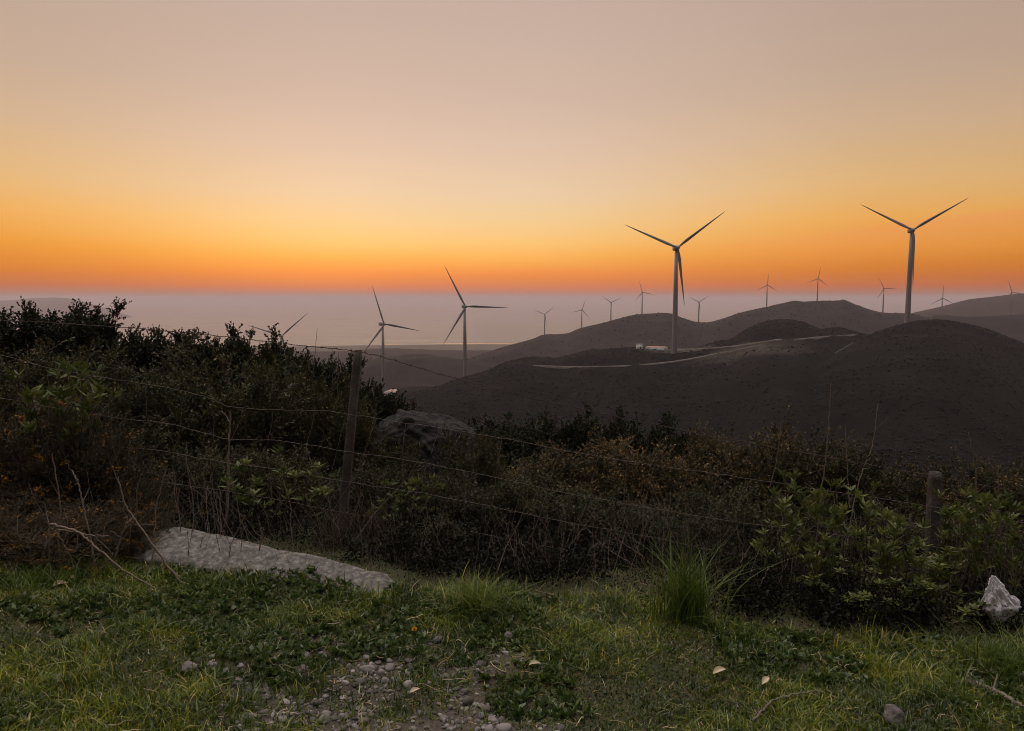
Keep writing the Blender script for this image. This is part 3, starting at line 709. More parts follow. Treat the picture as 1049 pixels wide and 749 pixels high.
SH = [
 ('E', 0, 18, 311, 9.0, 150, 'dark evergreen shrub at the far left, highest on the skyline'),
 ('E', 1, 88, 322, 8.6, 90, 'dark evergreen shrub with sprigs poking up against the sea, second from the left edge'),
 ('E', 2, 160, 344, 9.2, 110, 'low dark evergreen shrub in the skyline dip left of the half hidden turbine'),
 ('E', 0, 214, 346, 9.0, 100, 'dark evergreen shrub under the barbed wire where the skyline is flattest'),
 ('E', 1, 262, 347, 8.5, 95, 'dark evergreen shrub directly below the half hidden turbine'),
 ('E', 2, 318, 366, 8.6, 90, 'dark evergreen shrub on the falling skyline left of the leaning post'),
 ('E', 0, 376, 392, 8.2, 90, 'dark evergreen shrub right behind the top of the leaning post'),
 ('E', 1, 412, 420, 8.4, 60, 'small evergreen shrub between the leaning post and the dark boulder'),
 ('S', 0, 45, 352, 7.0, 170, 'wide grey green scrub bush below the highest skyline shrub'),
 ('S', 1, 140, 372, 7.0, 150, 'grey green scrub bush below the skyline dip, behind the netting'),
 ('S', 2, 232, 376, 6.8, 140, 'grey green scrub bush above the forked grey stick'),
 ('S', 0, 298, 374, 6.9, 120, 'rounded pale tipped scrub bush left of the leaning post'),
 ('S', 1, 345, 412, 6.5, 90, 'scrub bush with pale leaves directly behind the leaning post shaft'),
 ('S', 2, 120, 440, 6.0, 130, 'shaded scrub bush behind the netting beside the flowering gorse'),
 ('S', 0, 200, 452, 5.9, 120, 'shaded scrub bush above the left end of the granite slab'),
 ('S', 1, 285, 458, 5.8, 120, 'scrub bush with green sprigs above the middle of the granite slab'),
 ('S', 2, 395, 482, 5.9, 110, 'green tipped scrub bush below the dark boulder'),
 ('S', 0, 452, 490, 5.8, 110, 'twiggy grey scrub bush right below the boulder foot'),
 ('S', 1, 520, 500, 5.7, 120, 'grey twiggy scrub bush behind the smaller grass tuft'),
 ('S', 2, 590, 508, 5.7, 110, 'grey scrub bush midway between the two grass tufts'),
 ('S', 1, 440, 545, 5.1, 90, 'low twiggy scrub bush between the red dry grass and the smaller grass tuft'),
 ('S', 0, 545, 552, 5.0, 90, 'low scrub bush at the grass edge right of the smaller tuft'),
 ('E', 2, 508, 434, 9.8, 100, 'dark evergreen shrub right of the boulder, at the left end of the evergreen row'),
 ('E', 0, 566, 422, 11, 90, 'rounded evergreen shrub, tallest of the row before the middle hill'),
 ('E', 1, 615, 430, 11, 80, 'evergreen shrub in the middle of the row before the middle hill'),
 ('E', 2, 664, 431, 11, 85, 'evergreen shrub near the right end of the row before the middle hill'),
 ('E', 0, 704, 444, 10.2, 60, 'smallest evergreen shrub closing the right end of the row before the hill'),
 ('H', 0, 560, 468, 7.8, 110, 'brown heath bush below the tallest evergreen of the row'),
 ('H', 1, 622, 462, 7.6, 120, 'brown tipped heath bush below the middle of the evergreen row'),
 ('H', 2, 684, 464, 7.3, 120, 'brown heath bush below the right end of the evergreen row'),
 ('H', 0, 742, 449, 7.4, 130, 'orange tipped heath bush left of the highest heath crown'),
 ('H', 1, 800, 445, 7.2, 120, 'heath bush with the brightest orange tips, highest of the heath row'),
 ('H', 2, 862, 464, 7.0, 110, 'heath bush crossed by the tallest dead stalk'),
 ('H', 0, 918, 472, 6.9, 110, 'heath bush just left of the short right post'),
 ('H', 1, 996, 486, 6.5, 120, 'heath bush just right of the short right post'),
 ('H', 2, 1050, 484, 6.5, 110, 'heath bush cut by the right picture edge'),
 ('S', 0, 655, 528, 5.8, 110, 'shaded scrub bush directly behind the large grass tuft'),
 ('S', 1, 725, 520, 5.9, 120, 'shaded scrub bush behind the netting right of the large grass tuft'),
 ('S', 2, 790, 515, 5.7, 110, 'shaded scrub bush left of the leafy saplings'),
 ('S', 0, 865, 545, 5.75, 110, 'shaded scrub bush behind the leafy saplings'),
 ('S', 1, 935, 540, 5.75, 120, 'scrub bush at the foot of the short right post'),
 ('S', 2, 1005, 545, 5.35, 110, 'scrub bush above the white plastic bag'),
 ('S', 0, 1055, 560, 5.15, 90, 'scrub bush at the right edge beside the white plastic bag'),
 ('G', 0, 22, 402, 5.2, 150, 'tall gorse bush at the left picture edge with scattered yellow flowers'),
 ('G', 1, 88, 428, 5.0, 120, 'gorse bush above the dead twig tangle, yellow flowers on its right side'),
 ('G', 0, 136, 488, 4.75, 70, 'small gorse bush with orange yellow blossom left of the granite slab'),
 ('G', 1, 10, 500, 4.6, 110, 'low shaded gorse bush at the left edge above the grass'),
 ('B', 0, 50, 374, 5.1, 110, 'leafy green sapling growing up through the tall gorse at the left'),
 ('B', 1, 280, 468, 5.0, 90, 'thin leafy sapling between the forked stick and the leaning post'),
 ('B', 0, 842, 495, 4.4, 85, 'green leafy sapling at the foot of the tallest dead stalk'),
 ('B', 1, 888, 492, 4.4, 80, 'green leafy sapling left of the short right post'),
 ('B', 2, 930, 522, 4.4, 75, 'leafy sapling right in front of the short right post'),
 ('B', 0, 985, 500, 4.4, 80, 'leafy sapling right of the short right post, above the bag'),
 ('E', 2, 52, 319, 8.8, 90, 'dark evergreen shrub between the two highest skyline shrubs at the left'),
 ('E', 0, 126, 337, 8.8, 80, 'dark evergreen shrub where the skyline first drops, left of the dip'),
 ('E', 1, 190, 349, 8.7, 80, 'dark evergreen shrub in the middle of the skyline dip'),
 ('E', 2, 240, 349, 8.4, 80, 'dark evergreen shrub at the right end of the skyline dip'),
 ('E', 0, 296, 359, 8.6, 70, 'dark evergreen shrub just right of the half hidden turbine'),
 ('E', 1, 346, 380, 8.3, 70, 'dark evergreen shrub touching the leaning post on its left'),
 ('G', 1, 138, 524, 4.4, 80, 'low gorse bush covering the left end of the granite slab'),
 ('G', 0, 62, 528, 4.25, 130, 'low dark gorse bush behind the bare twig tangle'),
 ('G', 1, 8, 538, 4.2, 100, 'lowest gorse bush in the left corner of the grass edge'),
 ('S', 1, 388, 452, 6.7, 80, 'scrub bush between the leaning post and the dark boulder face'),
 ('S', 2, 478, 462, 6.9, 80, 'scrub bush covering the right foot of the dark boulder'),
 ('B', 1, 818, 528, 4.25, 70, 'leafy sapling leftmost of the green cluster right of the large tuft'),
 ('B', 2, 1035, 512, 4.45, 80, 'leafy sapling at the right picture edge above the bag'),
 ('B', 0, 930, 560, 4.2, 90, 'leafy sapling low in the middle of the right cluster'),
 ('B', 2, 415, 490, 5.2, 60, 'leafy sprig in front of the dark boulder foot'),
 ('B', 1, 880, 585, 4.15, 100, 'low leafy sapling on the grass edge below the other saplings'),
 ('B', 2, 960, 590, 4.1, 90, 'low leafy sapling in the dark grass left of the bag'),
]
for s in SH: plant(*s)

def edge_Y(x): return 4.06 - .11 * np.clip(x, -.2, 2.2) + .12 * fbm(x * 1.3, x * 0 + 3.1, seed=14) - .02 * x

# understorey that closes the gaps, its colour darkened to read as shade: uncountable
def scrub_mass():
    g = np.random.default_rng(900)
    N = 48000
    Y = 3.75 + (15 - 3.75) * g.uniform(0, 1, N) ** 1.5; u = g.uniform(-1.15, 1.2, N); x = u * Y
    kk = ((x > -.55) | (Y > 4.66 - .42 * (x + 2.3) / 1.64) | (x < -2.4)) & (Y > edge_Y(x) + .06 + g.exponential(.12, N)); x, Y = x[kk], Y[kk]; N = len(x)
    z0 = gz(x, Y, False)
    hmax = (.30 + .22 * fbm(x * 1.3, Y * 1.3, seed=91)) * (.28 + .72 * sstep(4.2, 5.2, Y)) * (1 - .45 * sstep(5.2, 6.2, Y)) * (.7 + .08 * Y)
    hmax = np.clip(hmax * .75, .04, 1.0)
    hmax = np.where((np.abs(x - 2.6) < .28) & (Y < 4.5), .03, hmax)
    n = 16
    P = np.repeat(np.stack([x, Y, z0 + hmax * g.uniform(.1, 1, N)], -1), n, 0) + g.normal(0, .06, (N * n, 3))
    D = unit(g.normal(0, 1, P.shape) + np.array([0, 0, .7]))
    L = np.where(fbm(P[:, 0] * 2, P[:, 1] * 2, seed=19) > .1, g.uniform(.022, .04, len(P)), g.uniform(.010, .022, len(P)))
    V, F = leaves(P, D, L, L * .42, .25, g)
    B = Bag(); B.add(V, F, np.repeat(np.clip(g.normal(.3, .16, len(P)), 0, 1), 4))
    tag(obj('low_scrub', B.mesh('low_scrub', M_under_shade)), kind='stuff')
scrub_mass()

def stalk_mass():
    """thin dry stalks standing in the scrub: uncountable"""
    g = np.random.default_rng(905)
    N = 900
    Y = g.uniform(4.15, 6.2, N); x = g.uniform(-.74, .74, N) * Y
    H = g.uniform(.2, .65, N) * (.6 + .4 * sstep(-.6, .6, fbm(x, Y, seed=8)))
    t = np.linspace(0, 1, 6)[None, :, None]
    base = np.stack([x, Y, gz(x, Y, False)], -1)
    lean = np.stack([g.normal(0, .30, N) + .25 * fbm(x * 2, Y * 2, seed=9), g.normal(0, .2, N), np.ones(N)], -1) * H[:, None]
    P = base[:, None] + lean[:, None] * t + g.normal(0, .018, (N, 6, 3)) * t + np.cumsum(g.normal(0, .012, (N, 6, 3)), 1) * t
    B = Bag(); B.add(*tubes(P, np.linspace(.0022, .0007, 6)[None] * g.uniform(.4, 1.4, N)[:, None], 4))
    tag(obj('dry_stalks', B.mesh('dry_stalks', M_dead)), kind='stuff')
stalk_mass()

# ------------------------------------------------------------------ grass
def blades(base, H, W, lean, g, seg=4):
    N = len(base)
    a = g.uniform(0, 2 * np.pi, N); d = np.stack([np.cos(a), np.sin(a), np.zeros(N)], -1)
    side = np.stack([-np.sin(a), np.cos(a), np.zeros(N)], -1)
    side = unit(side + .5 * g.normal(0, 1, side.shape) * [1, 1, .2])
    t = np.linspace(0, 1, seg)
    lv = []
    for i, tt in enumerate(t):
        c = base + d * (lean * H * tt ** 1.8)[:, None] + np.array([0, 0, 1]) * (H * (tt - .38 * np.clip(lean, 0, 1.6) * tt ** 2.2))[:, None]
        w = (W * (1 - tt ** 1.5 * .93))[:, None] * .5
        lv.append(c - side * w); lv.append(c + side * w)
    V = np.stack(lv, 1).reshape(-1, 3)
    o = (np.arange(N) * seg * 2)[:, None]
    F = np.concatenate([o + np.array([2 * i, 2 * i + 1, 2 * i + 3, 2 * i + 2]) for i in range(seg - 1)], 1).reshape(-1, 4)
    return V, F, seg * 2

def edge_Y(x): return 4.06 - .11 * np.clip(x, -.2, 2.2) + .12 * fbm(x * 1.3, x * 0 + 3.1, seed=14) - .02 * x

def patchw(x, Y): return fbm(x * 3.3, Y * 3.3, seed=55, octaves=4)

def meadow():
    g = np.random.default_rng(33)
    N = 310000
    Y = 1.3 + (4.9 - 1.3) * g.uniform(0, 1, N) ** .8
    x = g.uniform(-1, 1, N) * (.76 * Y + 1.25)
    gmk = gravel_mask(x, Y)
    patch = fbm(x * 3.3, Y * 3.3, seed=55, octaves=4)
    keep = (g.uniform(0, 1, N) > gmk * .92 - .03 + np.clip(-patch * .4 - .08, 0, .2)) & (Y < edge_Y(x) + g.normal(0, .06, N) + (g.uniform(0, 1, N) < .12) * g.exponential(.16, N)) & ~((x > -2.3) & (x < -.66) & (np.abs(Y - (4.42 - .40 * (x + 2.3) / 1.64)) < .11))
    x, Y, patch = x[keep], Y[keep], patch[keep]
    base = np.stack([x, Y, gz(x, Y) - .004], -1)
    edge = sstep(.55, 0, edge_Y(x) - Y)
    H = g.gamma(4, .0075, len(x)) * np.clip(.78 + .62 * patch, .35, 1.5) * (1 + .4 * edge) + .010
    W = g.uniform(.0030, .0085, len(x))
    lean = np.abs(g.normal(.75, .5, len(x)))
    V, F, k = blades(base, H, W, lean, g)
    tone = np.clip(.36 + .22 * fbm(x * 1.7, Y * 1.7, seed=66) + .30 * fbm(x * 5.5, Y * 5.5, seed=67, octaves=2) + g.normal(0, .22, len(x)), 0, .93)
    dead = g.uniform(0, 1, len(x)) < .035
    tone[dead] = g.uniform(.94, 1.0, dead.sum())
    B = Bag(); B.add(V, F, np.repeat(tone, k))
    tag(obj('grass', B.mesh('grass', M_grass)), kind='stuff')
    # broad-leaved weeds between the blades
    n = 12000
    Y = g.uniform(1.6, 4.5, n); x = g.uniform(-1, 1, n) * (.74 * Y + .5)
    wm = fbm(x * 1.6, Y * 1.6, seed=71) + .25 * (np.exp(-((x + .55) / .5) ** 2 - ((Y - 3.9) / .35) ** 2) * 4) + 1.0 * np.exp(-((x + 1.4) / .9) ** 2 - ((Y - 4.1 + .2 * (x + 1.4)) / .14) ** 2) + .6 * (x > 1) * (Y > 3.3)
    wm = wm - .35 * patchw(x, Y); kp = (wm > .10) & (gravel_mask(x, Y) < .55) & (Y < edge_Y(x)); x, Y = x[kp], Y[kp]
    m_ = 9
    P = np.repeat(np.stack([x, Y, gz(x, Y) + .008], -1), m_, 0)
    a = g.uniform(0, 6.28, len(P)); e = g.uniform(.1, 1.0, len(P))
    D = np.stack([np.cos(a) * np.cos(e), np.sin(a) * np.cos(e), np.sin(e)], -1)
    L = np.repeat(g.uniform(.014, .048, len(x)), m_) * g.uniform(.7, 1.2, len(P))
    V, F = leaves(P, D, L, L * .48, .18, g)
    B = Bag(); B.add(V, F, np.repeat(np.clip(g.normal(.5, .2, len(P)), 0, 1), 4))
    tag(obj('ground_weeds', B.mesh('ground_weeds', M_weed)), kind='stuff')
    # straw litter
    n = 1300
    Y = g.uniform(1.5, 4.3, n); x = g.uniform(-1, 1, n) * (.74 * Y + .4)
    a = g.uniform(0, 6.28, n); L = g.gamma(2.5, .016, n) + .012
    z = gz(x, Y) + g.uniform(.004, .04, n)
    t = np.linspace(-.5, .5, 4)[None, :, None]
    D = np.stack([np.cos(a), np.sin(a), g.normal(0, .22, n)], -1) * L[:, None]
    P = np.stack([x, Y, z], -1)[:, None] + D[:, None] * t + g.normal(0, .004, (n, 4, 3))
    B = Bag(); B.add(*tubes(P, np.broadcast_to(g.uniform(.0008, .0021, n)[:, None], (n, 4)), 4), np.repeat(g.uniform(0, 1, n), 16))
    tag(obj('straw_litter', B.mesh('straw_litter', M_straw)), kind='stuff')
meadow()

def ico(sub=2):
    import bmesh
    bm = bmesh.new(); bmesh.ops.create_icosphere(bm, subdivisions=sub, radius=1.0)
    V = np.array([v.co[:] for v in bm.verts]); F = np.array([[v.index for v in f.verts] for f in bm.faces]); bm.free()
    return V, F

def gravel():
    g = np.random.default_rng(44)
    bv, bf = ico(2)
    n0 = 17000
    Y = g.uniform(1.7, 4.0, n0); x = g.uniform(-1.9, .9, n0)
    kp = gravel_mask(x, Y) * (.65 + .5 * vnoise(x * 5, Y * 5, seed=4)) > g.uniform(.05, .9, n0); x, Y = x[kp], Y[kp]
    n = len(x)
    s = np.clip(g.lognormal(math.log(.0075), .5, n), .003, .026)
    sc = s[:, None] * g.uniform(.55, 1.4, (n, 3)) * np.array([1, 1, .66])
    ang = g.uniform(0, 6.28, n); ca, sa = np.cos(ang), np.sin(ang)
    B0 = np.broadcast_to(bv, (n,) + bv.shape).copy()
    for k in range(6):
        nn = unit(g.normal(0, 1, (n, 3))); e = np.einsum('nvk,nk->nv', B0, nn) - g.uniform(.45, .85, (n, 1))
        B0 -= np.clip(e, 0, None)[:, :, None] * nn[:, None]
    V = B0 * 1.15 * sc[:, None]
    V = np.stack([V[:, :, 0] * ca[:, None] - V[:, :, 1] * sa[:, None], V[:, :, 0] * sa[:, None] + V[:, :, 1] * ca[:, None], V[:, :, 2]], -1)
    V = V + np.stack([x, Y, gz(x, Y) + s * .18], -1)[:, None]
    F = (bf[None] + (np.arange(n) * len(bv))[:, None, None]).reshape(-1, 3)
    me = mesh_np('gravel', V.reshape(-1, 3), F, {'rnd': np.repeat(g.uniform(0, 1, n), len(bv))}, False, (M_pebble,))
    tag(obj('gravel', me), kind='stuff')
gravel()

def chip(v, k, seed, lo=.70, hi=.93):
    g = np.random.default_rng(seed); v = v.copy()
    for n in unit(g.normal(0, 1, (k, 3))):
        d = g.uniform(lo, hi); e = v @ n - d
        v -= np.clip(e, 0, None)[:, None] * n * .96
    return v

# single stones lying on the ground
def stone(px, py, size, seed, label, mt):
    p = ground_hit(px, py)
    v, f = ico(4)
    n = fbm(v[:, 0] * 1.4 + seed, v[:, 1] * 1.4, v[:, 2] * 1.4, seed, 5)
    v = chip(v, 12, seed + 40) * (1 + .12 * n)[:, None] * np.array(size) * .55
    o = obj('stone', mesh_np('stone', v, f, None, True, (mt,)), None, (p[0], p[1], float(gz(p[0], p[1])) + size[2] * .22))
    o.rotation_euler = (0, 0, random.uniform(0, 6))
    return tag(o, label, 'stone', 'loose stones on the grass')
stone(192, 690, (.085, .07, .05), 1, 'buff stone in the grass left of the gravel patch', M_granite)
stone(243, 698, (.06, .05, .04), 2, 'pale stone at the left rim of the gravel patch', M_granite)
stone(310, 684, (.055, .05, .045), 3, 'light grey cobble, largest among the gravel at the patch top', M_granite)
stone(915, 741, (.10, .08, .09), 5, 'grey green stone at the bottom edge below the right grass', M_granite)
stone(520, 646, (.05, .05, .04), 8, 'pale grey stone at the top of the gravel by the grass', M_granite)

# tufts of long grass
def tuft(px, py, top, n, wid, label, mt, name, seed, lean=(.45, .35), bw=(.003, .006), Y=None):
    g = np.random.default_rng(seed)
    p = ground_hit(px, py)
    if Y: p = np.array([(px - CX) / FPX * Y, Y, 0]); py = CY - 72 + 1.68 / Y * FPX
    H0 = (py - top) * p[1] / FPX
    b = np.stack([g.normal(0, wid, n), g.normal(0, wid * .8, n), np.full(n, -.01)], -1)
    H = H0 * g.uniform(.45, 1.15, n); W = g.uniform(*bw, n)
    V, F, k = blades(b, H, W, np.abs(g.normal(*lean, n)), g, 7)
    B = Bag(); B.add(V, F, np.repeat(np.clip(g.normal(.5, .22, n), 0, 1), k))
    root = obj(name, B.mesh(name, mt), None, (p[0], p[1], float(gz(p[0], p[1]))))
    return tag(root, label, 'grass tuft', 'tall tufts along the grass edge')
tuft(702, 640, 548, 300, .07, 'large tuft of long green grass at the edge right of centre', M_tuft, 'grass_tuft', 61, (.42, .38), (.004, .0085))
tuft(487, 624, 578, 420, .07, 'smaller bright green grass tuft right of the granite slab', M_tuft, 'grass_tuft', 62, (.7, .4))
tuft(45, 606, 572, 420, .10, 'low green grass tuft below the dead twigs at the left edge', M_tuft, 'grass_tuft', 63, (.7, .4))
tuft(1035, 690, 640, 340, .10, 'dark green grass tuft under the bag at the right edge', M_tuft, 'grass_tuft', 64, (.7, .4))
tuft(372, 590, 508, 420, .10, 'clump of reddish dry grass between the leaning post and the slab end', M_dryred, 'dry_grass_clump', 65, (.22, .2), (.0014, .0026), 4.9)
tuft(335, 572, 512, 200, .08, 'thin reddish dry grass behind the middle of the granite slab', M_dryred, 'dry_grass_clump', 66, (.25, .2), (.0014, .0026), 4.8)
tuft(435, 600, 545, 240, .09, 'brown dry grass left of the smaller green tuft', M_dryred, 'dry_grass_clump', 67, (.3, .25), (.0014, .0026), 4.6)

# ------------------------------------------------------------------ rocks
def slab():
    # loft of rounded sections along the slab's length; pixels give length and crest, depth 4.55 m
    Y = 4.28
    crest = [(150, 531), (172, 532), (205, 537), (238, 543), (262, 551), (300, 557), (335, 565), (365, 573), (386, 576), (404, 583), (414, 591)]
    pts = np.array([at(px, py, 4.58 - .40 * (px - 150) / 250) for px, py in smooth_line(crest, 44)])
    n = len(pts)
    V = []
    m_ = 40
    for i, c in enumerate(pts):
        t = i / (n - 1)
        e = math.sqrt(max(0.0, 1 - ((t - .5) * 2) ** 8)) * .96 + .04
        ht = (c[2] + 1.80 + .06 * c[0])
        a = np.linspace(0, 2 * np.pi, m_, endpoint=False)
        ex = .55
        dy = np.sign(np.cos(a)) * np.abs(np.cos(a)) ** ex; dz = np.sign(np.sin(a)) * np.abs(np.sin(a)) ** ex
        hw = (.19 - .05 * t) * e
        yy = c[1] - .17 + dy * hw
        zz = c[2] - ht / 2 * 1.0 + dz * ht / 2 * e
        # the top tips towards the viewer
        zz = zz + np.where(dz > 0, (dy * .055 - .055) * dz * e, 0)
        V.append(np.stack([np.full(m_, c[0]), yy, zz], -1))
    V = np.concatenate(V)
    d = .011 * fbm(V[:, 0] * 3.5, V[:, 1] * 5, V[:, 2] * 5, 5, 6) - .008 * np.abs(fbm(V[:, 0] * 6, V[:, 1] * 6, V[:, 2] * 9, 8, 4)) + .006 * fbm(V[:, 0] * 22, V[:, 1] * 22, V[:, 2] * 22, 6, 3)
    V[:, 2] += d; V[:, 1] += d * .8
    crack = np.exp(-((V[:, 2] - np.interp(V[:, 0], pts[:, 0], pts[:, 2]) + .055 - .02 * np.sin(V[:, 0] * 5)) / .010) ** 2) * sstep(-.2, -1.3, V[:, 0])
    V[:, 1] += crack * .02
    idx = np.arange(n * m_).reshape(n, m_); nx = np.roll(idx, -1, 1)
    F = np.stack([idx[:-1], nx[:-1], nx[1:], idx[1:]], -1).reshape(-1, 4)
    caps = []
    for e_ in (0, n - 1):
        ring = idx[e_]
        for k in range(1, m_ // 2): caps.append([ring[k - 1], ring[k], ring[m_ - 1 - k], ring[m_ - k]] if e_ else [ring[m_ - k], ring[m_ - 1 - k], ring[k], ring[k - 1]])
    F = np.concatenate([F, np.array(caps)])
    return tag(obj('granite_slab', mesh_np('granite_slab', V, F, None, True, (M_granite,))), 'long low slab of pale granite lying along the grass edge', 'rock')
slab()

def boulder(px, py, Y, wpx, label):
    top = at(px, py, Y); zb = float(gz(top[0], top[1], False))
    h = top[2] - zb; w = wpx * Y / FPX
    v, f = ico(6)
    v = chip(v, 22, 71, .72, .95) * 1.08
    q = v.copy()
    n = fbm(q[:, 0] * 1.3 + 3, q[:, 1] * 1.3, q[:, 2] * 1.3, 12, 3); r = 1 - np.abs(fbm(q[:, 0] * 2.6, q[:, 1] * 2.6, q[:, 2] * 2.6, 15, 4))
    v = v * (1 + .14 * n + .10 * r + .03 * fbm(q[:, 0] * 12, q[:, 1] * 12, q[:, 2] * 12, 19, 4))[:, None]
    v = np.sign(v) * np.abs(v) ** np.array([.9, .9, .8])
    v = v * np.array([w / 2 / 1.08, w * .38, h / 2 / 1.02])
    return tag(obj('boulder', mesh_np('boulder', v, f, None, True, (M_boulder,)), None, (top[0], top[1], zb + h * .45)), label, 'rock')
boulder(432, 419, 7.4, 118, 'big dark rounded boulder beyond the fence right of the leaning post')

# ------------------------------------------------------------------ fence
fence = empty('wire_fence', (0, 0, 0), 'rusty wire netting fence with a barbed top strand and weathered posts', 'fence')
def post(top, bot, r, seed, label):
    g = np.random.default_rng(seed)
    n, m_ = 26, 20
    V = []
    a = np.linspace(0, 2 * np.pi, m_, endpoint=False)
    ca = np.sign(np.cos(a)) * np.abs(np.cos(a)) ** .6; sa = np.sign(np.sin(a)) * np.abs(np.sin(a)) ** .6
    for i in range(n):
        t = i / (n - 1)
        c = bot * (1 - t) + top * t
        rr = r * (1.06 - .1 * t) * (1 + .035 * fbm(np.cos(a) * 3 + seed, np.sin(a) * 3, np.full(m_, t * 2.5), seed, 3))
        if i == n - 1: rr = rr * .84
        if i == n - 2: c = c - (top - bot) * .018
        V.append(np.stack([c[0] + ca * rr, c[1] + sa * rr, np.full(m_, c[2]) + (.006 * np.cos(a + seed) if i > n - 4 else 0)], -1))
    idx = np.arange(n * m_).reshape(n, m_); nx = np.roll(idx, -1, 1)
    F = np.stack([idx[:-1], nx[:-1], nx[1:], idx[1:]], -1).reshape(-1, 4)
    cap = idx[-1]
    F = np.concatenate([F, np.array([[cap[k - 1], cap[k], cap[m_ - 1 - k], cap[m_ - k]] for k in range(1, m_ // 2)])])
    o = obj('fence_post', mesh_np('fence_post', np.concatenate(V), F, None, True, (M_post,)), fence)
    if label: o['label'] = label
    return o
YF = 5.0
def gnd(px, Y):
    u = (px - CX) / FPX
    x = u * Y
    return np.array([x, Y, float(gz(x, Y, False)) - .12])
p1t, p2t, p0t, p3t = at(367, 359, YF), at(958, 483, YF), at(-95, 318, YF + .25), at(1370, 560, YF)
p1b = gnd(342, YF); p2b = gnd(966, YF)
post(p1t, p1b, .030, 1, 'tall leaning post left of centre')
post(p2t, p2b, .040, 2, 'short post half sunk in the saplings at the right')
post(p0t, gnd(-95, YF + .25), .05, 3, None); post(p3t, gnd(1370, YF), .05, 4, None)

def strand(pix, Y=YF - .062, n=160, jit=.004, seed=0):
    pl = smooth_line(np.array(pix, float), n)
    P = np.array([at(a_, b_, Y + (.25 * max(0, (367 - a_) / 460))) for a_, b_ in pl])
    P[:, 2] += jit * vnoise(np.arange(n) * .6, np.zeros(n), seed=seed); P[:, 1] += jit * vnoise(np.arange(n) * .5, np.zeros(n) + 4, seed=seed + 1)
    return P
top_l = [(-95, 322), (0, 328), (60, 331), (120, 335), (180, 340), (240, 346), (300, 353), (340, 357), (367, 360)]
top_r = [(367, 360), (400, 368), (440, 380), (480, 391), (520, 401), (600, 420), (700, 441), (800, 460), (900, 478), (958, 488), (1050, 506), (1370, 566)]
strands = [
 [(-95, 345), (0, 364), (60, 379), (120, 389), (180, 399), (215, 408), (237, 417), (290, 420), (330, 421), (362, 425), (420, 434), (480, 443), (540, 454), (620, 469), (700, 481), (760, 489), (830, 500), (958, 520), (1060, 538), (1370, 600)],
 [(-95, 395), (0, 408), (60, 419), (110, 427), (170, 434), (215, 445), (237, 450), (290, 452), (358, 463), (420, 472), (480, 483), (560, 501), (640, 516), (740, 533), (810, 542), (955, 560), (1060, 575), (1370, 640)],
 [(-95, 440), (0, 448), (60, 452), (110, 457), (170, 463), (232, 474), (290, 482), (356, 494), (430, 505), (500, 518), (580, 535), (660, 549), (740, 566), (810, 578), (955, 596), (1060, 610), (1370, 675)],
 [(-95, 478), (0, 484), (60, 487), (130, 489), (180, 496), (232, 503), (290, 513), (352, 525), (430, 537), (500, 548), (590, 566), (670, 583), (740, 597), (810, 606), (955, 624), (1060, 640), (1370, 705)],
]
B = Bag()
lines = [strand(s, seed=i) for i, s in enumerate(strands)]
for P in lines: B.add(*tube1(P, .0017, sides=5))
# netting verticals between the strands
xs = np.concatenate([np.arange(-80, 350, 33), np.arange(378, 1360, 33)])
g = np.random.default_rng(81)
for x0 in xs:
    x = x0 + g.uniform(-7, 7); sl = g.normal(-9, 5) * (1 if x < 360 else 1.1)
    col = []
    for i, P in enumerate(lines):
        pxs = CX + FPX * P[:, 0] / P[:, 1] * 1.0
        k = np.argmin(np.abs(pxs - (x + sl * i)))
        col.append(P[k])
    col = smooth_line(np.array(col), 22)
    col[:, 0] += .006 * vnoise(np.arange(22) * .7, np.full(22, x)); col[:, 1] += .004
    B.add(*tube1(col, .0014, sides=4))
obj('netting', B.mesh('netting', M_wire, True), fence)
B = Bag()
P = np.concatenate([strand(top_l, n=150, seed=50)[:-1], strand(top_r, n=260, seed=51)])
seg = np.linalg.norm(np.diff(P, axis=0), axis=1); S = np.concatenate([[0], np.cumsum(seg)])
q = np.arange(0, S[-1], .006); P2 = np.stack([np.interp(q, S, P[:, a]) for a in range(3)], -1)
for ph in (0, math.pi):
    w = P2.copy(); w[:, 1] += .0019 * np.cos(q * 170 + ph); w[:, 2] += .0019 * np.sin(q * 170 + ph)
    B.add(*tube1(w, .0015, sides=4))
for s_ in np.arange(.05, S[-1], .105):
    c = np.array([np.interp(s_, S, P[:, a]) for a in range(3)])
    for k in range(2):
        d = unit(np.array([g.normal(0, .4), g.normal(0, .7), g.normal(0, .9)])) * .0125
        B.add(*tube1([c - d, c - d * .3, c + d * .3, c + d], .0013, sides=4))
    lp = np.linspace(-.006, .006, 5)
    B.add(*tube1(np.stack([c[0] + lp, np.full(5, c[1]), np.full(5, c[2])], -1), .0036, sides=6))
obj('barbed_wire', B.mesh('barbed_wire', M_barb, True), fence)

